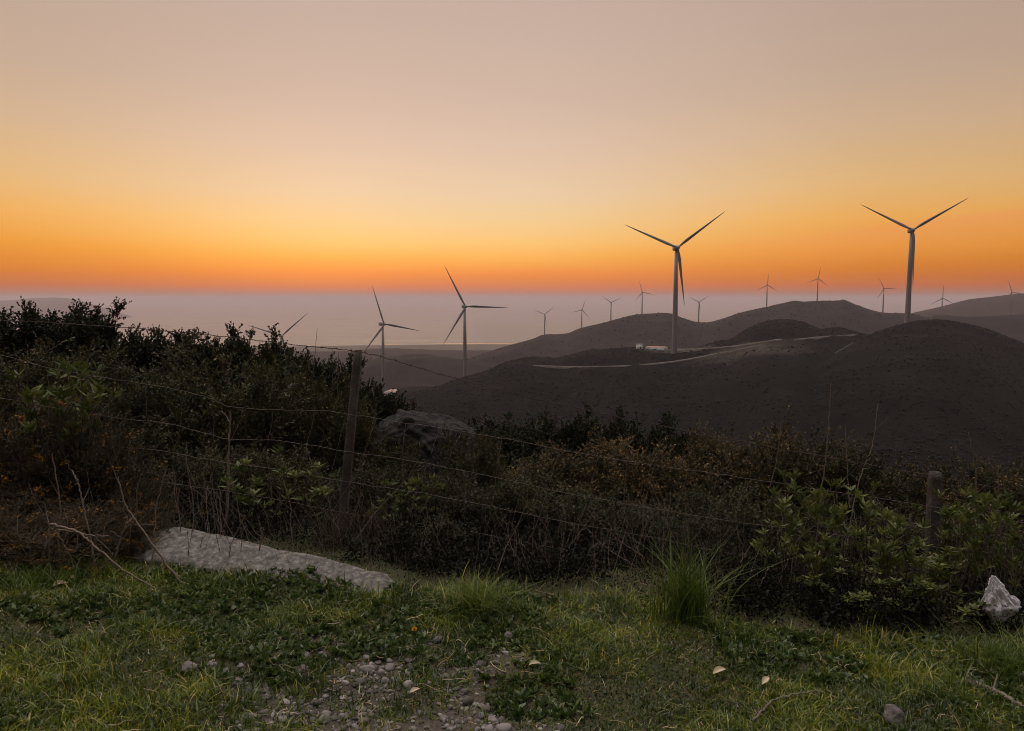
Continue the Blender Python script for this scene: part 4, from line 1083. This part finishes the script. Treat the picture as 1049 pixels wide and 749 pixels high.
# ------------------------------------------------------------------ dead stems and twigs
def wood(name, runs, label, cat, group=None, mt=M_dead, twigs=0, seed=0, nearer=0.0):
    """runs: list of (pixel polyline, depth, r0, r1) from foot to tip"""
    g = np.random.default_rng(seed)
    B = Bag()
    for pl, Y, r0, r1 in runs:
        n = max(10, len(pl) * 7)
        pp = smooth_line(np.array(pl, float), n)
        dY = np.linspace(0, g.normal(0, .06), n)
        P = np.array([at(a_, b_, Y + d_ - nearer) for (a_, b_), d_ in zip(pp, dY)])
        P += g.normal(0, .0022, P.shape)
        B.add(*tube1(P, r0, r1, 6))
        for k in range(twigs):
            i = g.integers(n // 3, n - 1)
            d = unit(P[min(i + 1, n - 1)] - P[i - 1] + g.normal(0, .6, 3) * np.linalg.norm(P[min(i + 1, n - 1)] - P[i - 1]))
            L = g.uniform(.05, .16); t = np.linspace(0, 1, 6)[:, None]
            B.add(*tube1(P[i] + d * L * t + g.normal(0, .004, (6, 3)) * t, max(.0012, r1 * .9), .0008, 5))
    return tag(obj(name, B.mesh(name, mt, True)), label, cat, group)
GD = 'dead stalks standing in the hedge'
wood('dead_stalk', [([(226, 585), (229, 560), (233, 520), (234, 480), (235, 445), (237, 419)], 4.72, .009, .005), ([(235, 432), (231, 425), (226, 421)], 4.72, .004, .002)], 'forked grey stick holding up the netting left of the leaning post', 'stick', None, seed=1)
wood('dead_stalk', [([(832, 640), (834, 600), (836, 560), (842, 500), (848, 450), (851, 392)], 4.35, .006, .0016)], 'tallest thin dead stalk, rising from the saplings against the dark hill', 'stalk', GD, twigs=2, seed=2)
wood('dead_stalk', [([(868, 560), (874, 520), (884, 480), (894, 455), (899, 414)], 4.7, .005, .0015)], 'thin dead stalk between the tallest stalk and the short right post', 'stalk', GD, twigs=3, seed=3)
wood('dead_stalk', [([(1002, 600), (1003, 550), (1001, 510), (998, 475), (992, 443)], 4.5, .0055, .0018)], 'crooked dead stalk right of the short right post', 'stalk', GD, twigs=3, seed=4)
wood('dead_stalk', [([(1025, 560), (1024, 520), (1022, 478)], 4.8, .004, .0015)], 'short dead stalk near the right picture edge', 'stalk', GD, twigs=2, seed=5)
wood('dead_stalk', [([(870, 520), (868, 480), (866, 436)], 5.6, .0045, .0018)], 'faint dead stalk just right of the tallest stalk', 'stalk', GD, twigs=4, seed=6)
wood('dead_stalk', [([(788, 500), (796, 470), (800, 432)], 6.4, .004, .002)], 'short dead stalk on top of the brightest orange heath', 'stalk', GD, twigs=2, seed=16)
wood('dead_stalk', [([(745, 652), (764, 622), (778, 600), (788, 580)], 4.15, .0055, .003)], 'pale bare stick leaning right of the large grass tuft', 'stick', None, seed=7)
wood('dead_stalk', [([(836, 640), (838, 600), (836, 570)], 4.2, .006, .004)], 'straight bare stem at the foot of the leafy saplings', 'stalk', None, seed=8)
wood('dead_stalk', [([(318, 410), (322, 370), (325, 337)], 8.0, .004, .0022)], 'thin upright stalk above the skyline left of the leaning post', 'stalk', GD, seed=9)
wood('dead_stalk', [([(339, 420), (341, 385), (341, 358)], 8.0, .0035, .0018), ([(345, 420), (346, 390), (347, 361)], 8.0, .0035, .0018)], 'twin thin stalks just left of the leaning post top', 'stalk', GD, seed=10)
# twig tangle at the lower left
wood('dead_bush', [
    ([(52, 605), (50, 575), (52, 537)], 4.35, .007, .004), ([(38, 592), (46, 560), (52, 538)], 4.35, .006, .004),
    ([(52, 537), (80, 545), (100, 562), (128, 585), (165, 606), (205, 622)], 4.3, .007, .003),
    ([(64, 595), (60, 560), (62, 520), (54, 465)], 4.45, .006, .003),
    ([(98, 600), (94, 560), (86, 522), (80, 495), (74, 482)], 4.45, .006, .003),
    ([(200, 612), (180, 590), (158, 560), (140, 535), (128, 515), (121, 490)], 4.35, .007, .0035),
    ([(110, 600), (118, 570), (128, 540), (134, 520)], 4.5, .006, .003), ([(20, 590), (18, 560), (17, 545)], 4.4, .006, .004),
    ([(80, 600), (72, 570), (58, 545)], 4.4, .005, .003), ([(150, 600), (158, 560), (160, 520), (172, 475)], 4.5, .005, .002),
    ([(60, 542), (90, 548), (112, 549)], 4.38, .004, .0025), ([(40, 598), (30, 575), (22, 560)], 4.4, .004, .002),
    ([(90, 600), (108, 578), (120, 560), (126, 545)], 4.42, .004, .002), ([(70, 598), (64, 572), (70, 548), (66, 520)], 4.5, .004, .002)],
    'tangle of bare grey twigs at the foot of the left gorse', 'dead bush', twigs=3, seed=20, nearer=.42)
wood('dead_bush', [
    ([(212, 600), (215, 560), (212, 520), (208, 482)], 4.45, .004, .0015), ([(222, 610), (224, 580), (226, 545), (225, 500)], 4.35, .006, .002),
    ([(258, 600), (264, 575), (268, 550), (270, 540)], 4.3, .006, .003), ([(240, 612), (239, 590), (236, 560), (252, 528)], 4.3, .004, .0018),
    ([(200, 600), (196, 560), (198, 520), (190, 470)], 4.4, .004, .0015), ([(180, 600), (186, 560), (182, 515), (178, 478)], 4.45, .004, .0015),
    ([(232, 600), (246, 570), (248, 540)], 4.32, .003, .0015), ([(372, 612), (373, 595), (372, 582)], 4.3, .004, .003), ([(381, 612), (380, 595), (380, 580)], 4.3, .0035, .0025),
    ([(205, 612), (210, 590), (206, 560)], 4.3, .003, .0014)],
    'sparse dead stems standing in front of the granite slab', 'dead bush', twigs=4, seed=21)
wood('dead_bush', [
    ([(660, 640), (650, 610), (640, 585)], 4.4, .003, .0015), ([(690, 600), (660, 572), (630, 550), (595, 515)], 4.5, .003, .001),
    ([(690, 610), (650, 580), (620, 560), (590, 530)], 4.5, .003, .001), ([(680, 620), (640, 605), (600, 590), (575, 598)], 4.45, .003, .001),
    ([(700, 630), (660, 615), (630, 600)], 4.45, .003, .001), ([(600, 628), (640, 606), (660, 590)], 4.45, .003, .0012), ([(560, 620), (572, 600), (590, 585)], 4.5, .003, .0012)],
    'thin arching dry stems beside the large grass tuft', 'dead bush', twigs=2, seed=22)
wood('dead_bush', [
    ([(905, 640), (900, 600), (902, 560), (893, 520)], 4.25, .005, .002), ([(880, 640), (876, 600), (868, 570), (860, 540)], 4.25, .005, .002),
    ([(940, 640), (930, 600), (926, 560), (920, 530)], 4.25, .005, .002), ([(965, 640), (985, 600), (990, 570)], 4.2, .004, .002),
    ([(990, 640), (970, 610), (950, 590)], 4.15, .004, .002), ([(1010, 600), (1020, 570), (1028, 545)], 4.2, .004, .002)],
    'bare brown stems among the leafy saplings at the right', 'dead bush', twigs=4, seed=23, mt=M_bark)

# fallen branch at the lower right
def ground_wood(name, pix, r0, r1, label, cat, mt, lift=.02):
    pl = smooth_line(np.array(pix, float), 26)
    P = np.array([ground_hit(a_, b_) for a_, b_ in pl]); P[:, 2] = gz(P[:, 0], P[:, 1]) + lift
    n = len(P); k = r0 * .3
    P[:, 2] += k * vnoise(np.arange(n) * .5, np.zeros(n), seed=3)
    rr = np.linspace(r0, r1, n) * (1 + .2 * vnoise(np.arange(n) * .7, np.zeros(n) + 2, seed=4)); rr[0] *= .6; rr[-1] *= .5
    B = Bag(); B.add(*tube1(P, 0, taper=rr, sides=9))
    q = P[n // 2]; B.add(*tube1([q, q + [.03, .03, .03], q + [.05, .05, .05]], r1 * .6, r1 * .3))
    return tag(obj(name, B.mesh(name, mt, True)), label, cat)
ground_wood('fallen_branch', [(992, 702), (1008, 708), (1025, 717), (1047, 731)], .016, .010, 'short weathered branch lying in the grass at the lower right', 'branch', M_dead)
ground_wood('fallen_twig', [(770, 742), (790, 724), (812, 716), (842, 712)], .005, .003, 'thin curved dry twig lying in the lower right grass', 'twig', M_dead, .03)

# curled pale leaves
def dry_leaf(px, py, L, rz, label):
    p = ground_hit(px, py)
    n, m_ = 12, 7
    t = np.linspace(0, 1, n); s = np.linspace(-1, 1, m_)
    T, S_ = np.meshgrid(t, s, indexing='ij')
    w = np.sin(np.pi * T ** .8) * .22 * L
    V = np.stack([(T - .5) * L, S_ * w, .12 * L * np.sin(T * 3) + np.abs(S_) ** 2 * w * .7], -1).reshape(-1, 3)
    idx = np.arange(n * m_).reshape(n, m_)
    F = np.stack([idx[:-1, :-1], idx[1:, :-1], idx[1:, 1:], idx[:-1, 1:]], -1).reshape(-1, 4)
    me = mesh_np('dry_leaf', V, F, {'rnd': np.full(len(V), .95)}, True, (M_straw,))
    o = obj('dry_leaf', me, None, (p[0], p[1], float(gz(p[0], p[1])) + .035))
    o.rotation_euler = (R(18), R(-12), rz)
    return tag(o, label, 'leaf', 'pale dry leaves on the grass')
dry_leaf(62, 609, .085, .3, 'pale curled leaf in the grass below the left twig tangle')
dry_leaf(74, 598, .07, -.3, 'pale leaf just above the curled leaf under the left twigs')
dry_leaf(737, 698, .07, .2, 'whitish curled leaf on the grass right of centre')
dry_leaf(784, 704, .06, .7, 'small whitish leaf right of the whitish curled leaf')
dry_leaf(548, 688, .06, -.2, 'pale leaf at the right rim of the gravel patch')
dry_leaf(425, 715, .05, .4, 'pale leaf scrap in the middle of the gravel patch')

# dandelion
dp = ground_hit(424, 655)
dz = float(gz(dp[0], dp[1]))
dn = empty('dandelion', (dp[0], dp[1], dz), 'single yellow dandelion flower in the grass below the slab end', 'flower')
obj('stem', mesh_np('stem', *tube1([(0, 0, 0), (.002, 0, .025), (.003, -.002, .05)], .0018, .0014), {'rnd': np.full(18, .5)}, True, (M_weed,)), dn)
g = np.random.default_rng(5)
a = g.uniform(0, 6.28, 90); e = g.uniform(.1, 1.5, 90)
fv, ff = leaves(np.tile([.003, -.002, .05], (90, 1)), np.stack([np.cos(a) * np.cos(e), np.sin(a) * np.cos(e), np.sin(e)], -1), .017, .005, .1, g)
obj('petals', mesh_np('petals', fv, ff, None, False, (M_yellow,)), dn)

# white plastic bag caught in the scrub
def bag():
    c = at(1021, 617, 3.95)
    v, f = ico(6)
    q = v.copy()
    x, y, z = q.T
    n = np.abs(fbm(x * 2.2 + 4, y * 2.2, z * 1.2, 61, 4)) ; n2 = fbm(x * 6, y * 6, z * 4, 64, 3)
    r = 1 - .42 * n + .05 * n2
    wx = np.interp(z, [-1, -.5, -.1, .3, .7, 1], [.35, .7, 1.12, .75, .62, .3])
    P = np.stack([x * r * wx * .10, y * r * wx * .075, z * r * .165], -1)
    P[:, 0] += -.022 * np.interp(z, [-1, 0, 1], [.4, -1, .8]) + np.where((x > .3) & (np.abs(z + .15) < .4), .035 * (x - .3), 0)
    P[:, 2] += np.where(x > .5, -.02, 0)
    o = obj('plastic_bag', mesh_np('plastic_bag', P, f, None, True, (M_bag,)), None, tuple(c))
    o.rotation_euler = (0, R(-8), .3)
    return tag(o, 'crumpled white plastic bag caught in the low scrub at the right edge', 'plastic bag')
bag()

# ------------------------------------------------------------------ haze
M_haze, nt, out = mat('haze_air')
pv = nt.nodes.new('ShaderNodeVolumePrincipled')
pv.inputs['Color'].default_value = (.87, .79, .86, 1)
pv.inputs['Density'].default_value = 0.85e-4
pv.inputs['Anisotropy'].default_value = .5
nt.links.new(pv.outputs[0], out.inputs['Volume'])
V, F = [], []
box(V, F, (0, 0, (-332 + 80) / 2), (164000, 164000, 80 + 332))
tag(obj('haze', mesh_np('haze', V[0], F[0], None, False, (M_haze,))), kind='stuff')

# ------------------------------------------------------------------ sky, sun
SUN_AZ, SUN_EL = -16.0, 1.5
w = bpy.data.worlds.new('World'); scn.world = w; w.use_nodes = True
nt = w.node_tree
for n in list(nt.nodes): nt.nodes.remove(n)
out = nt.nodes.new('ShaderNodeOutputWorld'); bg = nt.nodes.new('ShaderNodeBackground')
def srgb(*c):
    return tuple((x / 255 / 12.92) if x / 255 <= .04045 else ((x / 255 + .055) / 1.055) ** 2.4 for x in c)
tc = nt.nodes.new('ShaderNodeTexCoord')
sx = nt.nodes.new('ShaderNodeSeparateXYZ'); nt.links.new(tc.outputs['Generated'], sx.inputs[0])
# slight wander of the bands so that the glow is not ruler-straight
mp = nt.nodes.new('ShaderNodeMapping'); mp.inputs['Scale'].default_value = (1.6, 1.6, 14); nt.links.new(tc.outputs['Generated'], mp.inputs[0])
nz = nt.nodes.new('ShaderNodeTexNoise'); nz.inputs['Scale'].default_value = 1.0; nz.inputs['Detail'].default_value = 4; nt.links.new(mp.outputs[0], nz.inputs['Vector'])
ma = nt.nodes.new('ShaderNodeMath'); ma.operation = 'MULTIPLY_ADD'; ma.inputs[1].default_value = .018; nt.links.new(nz.outputs[0], ma.inputs[0]); nt.links.new(sx.outputs[2], ma.inputs[2])
sb = nt.nodes.new('ShaderNodeMath'); sb.operation = 'SUBTRACT'; sb.inputs[1].default_value = .009; nt.links.new(ma.outputs[0], sb.inputs[0])
def elev(y): return math.sin(math.atan((CY - y) / FPX) - PITCH)
# colours by elevation towards the glow, and to either side of it (given as photo rows)
GLOW = [(316, (150, 116, 106)), (305, (176, 112, 88)), (294, (224, 118, 58)), (280, (246, 142, 54)), (262, (255, 178, 80)), (246, (251, 198, 118)), (226, (242, 204, 146)), (200, (234, 202, 166)), (150, (222, 192, 169)), (100, (210, 182, 164)), (0, (197, 172, 158)), (-150, (188, 172, 165))]
SIDE = [(316, (140, 104, 92)), (305, (166, 98, 66)), (294, (204, 100, 28)), (278, (220, 124, 8)), (255, (236, 151, 42)), (229, (239, 172, 84)), (200, (228, 181, 118)), (150, (210, 176, 140)), (100, (197, 169, 146)), (0, (186, 161, 146)), (-150, (182, 168, 162))]
mr = nt.nodes.new('ShaderNodeMapRange'); mr.inputs[1].default_value = -.02; mr.inputs[2].default_value = 1.0
nt.links.new(sb.outputs[0], mr.inputs[0])
rps = []
for T in (GLOW, SIDE):
    q = ramp_node(nt, [((elev(y) + .02) / 1.02, srgb(*c)) for y, c in T] + [(.80, (1.6, 1.42, 1.32)), (.90, (3.4, 3.05, 2.85)), (1, (4.4, 4.0, 3.75))])  # overhead stops: added bright patch, out of view, that lights the foreground
    nt.links.new(mr.outputs[0], q.inputs[0]); rps.append(q)
atn = nt.nodes.new('ShaderNodeMath'); atn.operation = 'ARCTAN2'; nt.links.new(sx.outputs[0], atn.inputs[0]); nt.links.new(sx.outputs[1], atn.inputs[1])
aad = nt.nodes.new('ShaderNodeMath'); aad.operation = 'ADD'; aad.inputs[1].default_value = .10; nt.links.new(atn.outputs[0], aad.inputs[0])
aab = nt.nodes.new('ShaderNodeMath'); aab.operation = 'ABSOLUTE'; nt.links.new(aad.outputs[0], aab.inputs[0])
amr = nt.nodes.new('ShaderNodeMapRange'); amr.interpolation_type = 'SMOOTHSTEP'; amr.inputs[1].default_value = .08; amr.inputs[2].default_value = .58; nt.links.new(aab.outputs[0], amr.inputs[0])
r = nt.nodes.new('ShaderNodeMixRGB'); nt.links.new(amr.outputs[0], r.inputs[0]); nt.links.new(rps[0].outputs[0], r.inputs[1]); nt.links.new(rps[1].outputs[0], r.inputs[2])
# a faint veil of rosy cirrus low on the right
ct = nt.nodes.new('ShaderNodeMath'); ct.operation = 'MULTIPLY_ADD'; ct.inputs[1].default_value = -.085; nt.links.new(atn.outputs[0], ct.inputs[0]); nt.links.new(sb.outputs[0], ct.inputs[2])
cr = ramp_node(nt, [(0, (0, 0, 0)), (.20, (0, 0, 0)), (.60, (.8, .8, .8)), (.66, (1, 1, 1)), (.72, (0, 0, 0)), (1, (0, 0, 0))])
cm = nt.nodes.new('ShaderNodeMapRange'); cm.inputs[1].default_value = -.02; cm.inputs[2].default_value = .08; nt.links.new(ct.outputs[0], cm.inputs[0]); nt.links.new(cm.outputs[0], cr.inputs[0])
cf = nt.nodes.new('ShaderNodeMapRange'); cf.interpolation_type = 'SMOOTHSTEP'; cf.inputs[1].default_value = .12; cf.inputs[2].default_value = .5; cf.inputs[4].default_value = .42; nt.links.new(atn.outputs[0], cf.inputs[0])
cx = nt.nodes.new('ShaderNodeMath'); cx.operation = 'MULTIPLY'; nt.links.new(cr.outputs[0], cx.inputs[0]); nt.links.new(cf.outputs[0], cx.inputs[1])
r0 = r; r = nt.nodes.new('ShaderNodeMixRGB'); nt.links.new(cx.outputs[0], r.inputs[0]); nt.links.new(r0.outputs[0], r.inputs[1]); r.inputs[2].default_value = (*srgb(246, 152, 92), 1)
# away from the sunset the sky is dimmer and cooler
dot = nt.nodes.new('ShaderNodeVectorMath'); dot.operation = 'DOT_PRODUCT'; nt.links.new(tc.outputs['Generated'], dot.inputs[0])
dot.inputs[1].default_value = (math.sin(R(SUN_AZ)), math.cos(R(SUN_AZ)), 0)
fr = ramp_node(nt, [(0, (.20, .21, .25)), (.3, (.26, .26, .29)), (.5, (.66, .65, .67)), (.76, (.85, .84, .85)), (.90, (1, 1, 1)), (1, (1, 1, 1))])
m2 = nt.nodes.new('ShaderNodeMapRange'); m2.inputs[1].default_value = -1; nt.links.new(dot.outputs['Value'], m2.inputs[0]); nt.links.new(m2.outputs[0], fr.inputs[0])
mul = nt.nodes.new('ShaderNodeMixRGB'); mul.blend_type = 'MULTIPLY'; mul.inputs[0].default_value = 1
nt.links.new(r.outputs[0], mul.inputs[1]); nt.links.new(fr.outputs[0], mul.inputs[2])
sky = nt.nodes.new('ShaderNodeTexSky'); sky.sky_type = 'NISHITA'; sky.sun_disc = False
sky.sun_elevation = R(SUN_EL); sky.sun_rotation = R(SUN_AZ); sky.altitude = 300; sky.dust_density = 3
sc_ = nt.nodes.new('ShaderNodeMixRGB'); sc_.blend_type = 'ADD'; sc_.inputs[0].default_value = .008
nt.links.new(mul.outputs[0], sc_.inputs[1]); nt.links.new(sky.outputs[0], sc_.inputs[2])
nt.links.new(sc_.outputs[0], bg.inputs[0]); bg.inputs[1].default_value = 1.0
nt.links.new(bg.outputs[0], out.inputs[0])

sl = bpy.data.lights.new('sun', 'SUN'); sl.energy = .04; sl.angle = R(28); sl.color = (1, .62, .34)
so = bpy.data.objects.new('sun', sl); COL.objects.link(so)
so.rotation_euler = (R(90 - SUN_EL), 0, R(180 - SUN_AZ))
d = Vector((math.sin(R(SUN_AZ)) * math.cos(R(SUN_EL)), math.cos(R(SUN_AZ)) * math.cos(R(SUN_EL)), math.sin(R(SUN_EL))))
so.rotation_euler = d.to_track_quat('Z', 'Y').to_euler()

# ------------------------------------------------------------------ camera and render settings
cam = bpy.data.cameras.new('camera'); co = bpy.data.objects.new('camera', cam); COL.objects.link(co)
cam.lens = 26; cam.sensor_width = 36; cam.clip_start = .05; cam.clip_end = 300000
co.location = (0, 0, 0); co.rotation_euler = (R(90) - PITCH, 0, 0)
scn.camera = co
vs = scn.view_settings
vs.view_transform = 'Standard'; vs.look = 'None'; vs.exposure = 0; vs.gamma = 1
scn.cycles.use_denoising = True; scn.cycles.filter_width = 1.0
scn.cycles.max_bounces = 6; scn.cycles.diffuse_bounces = 3; scn.cycles.transmission_bounces = 3; scn.cycles.volume_bounces = 1
scn.cycles.sample_clamp_indirect = 4
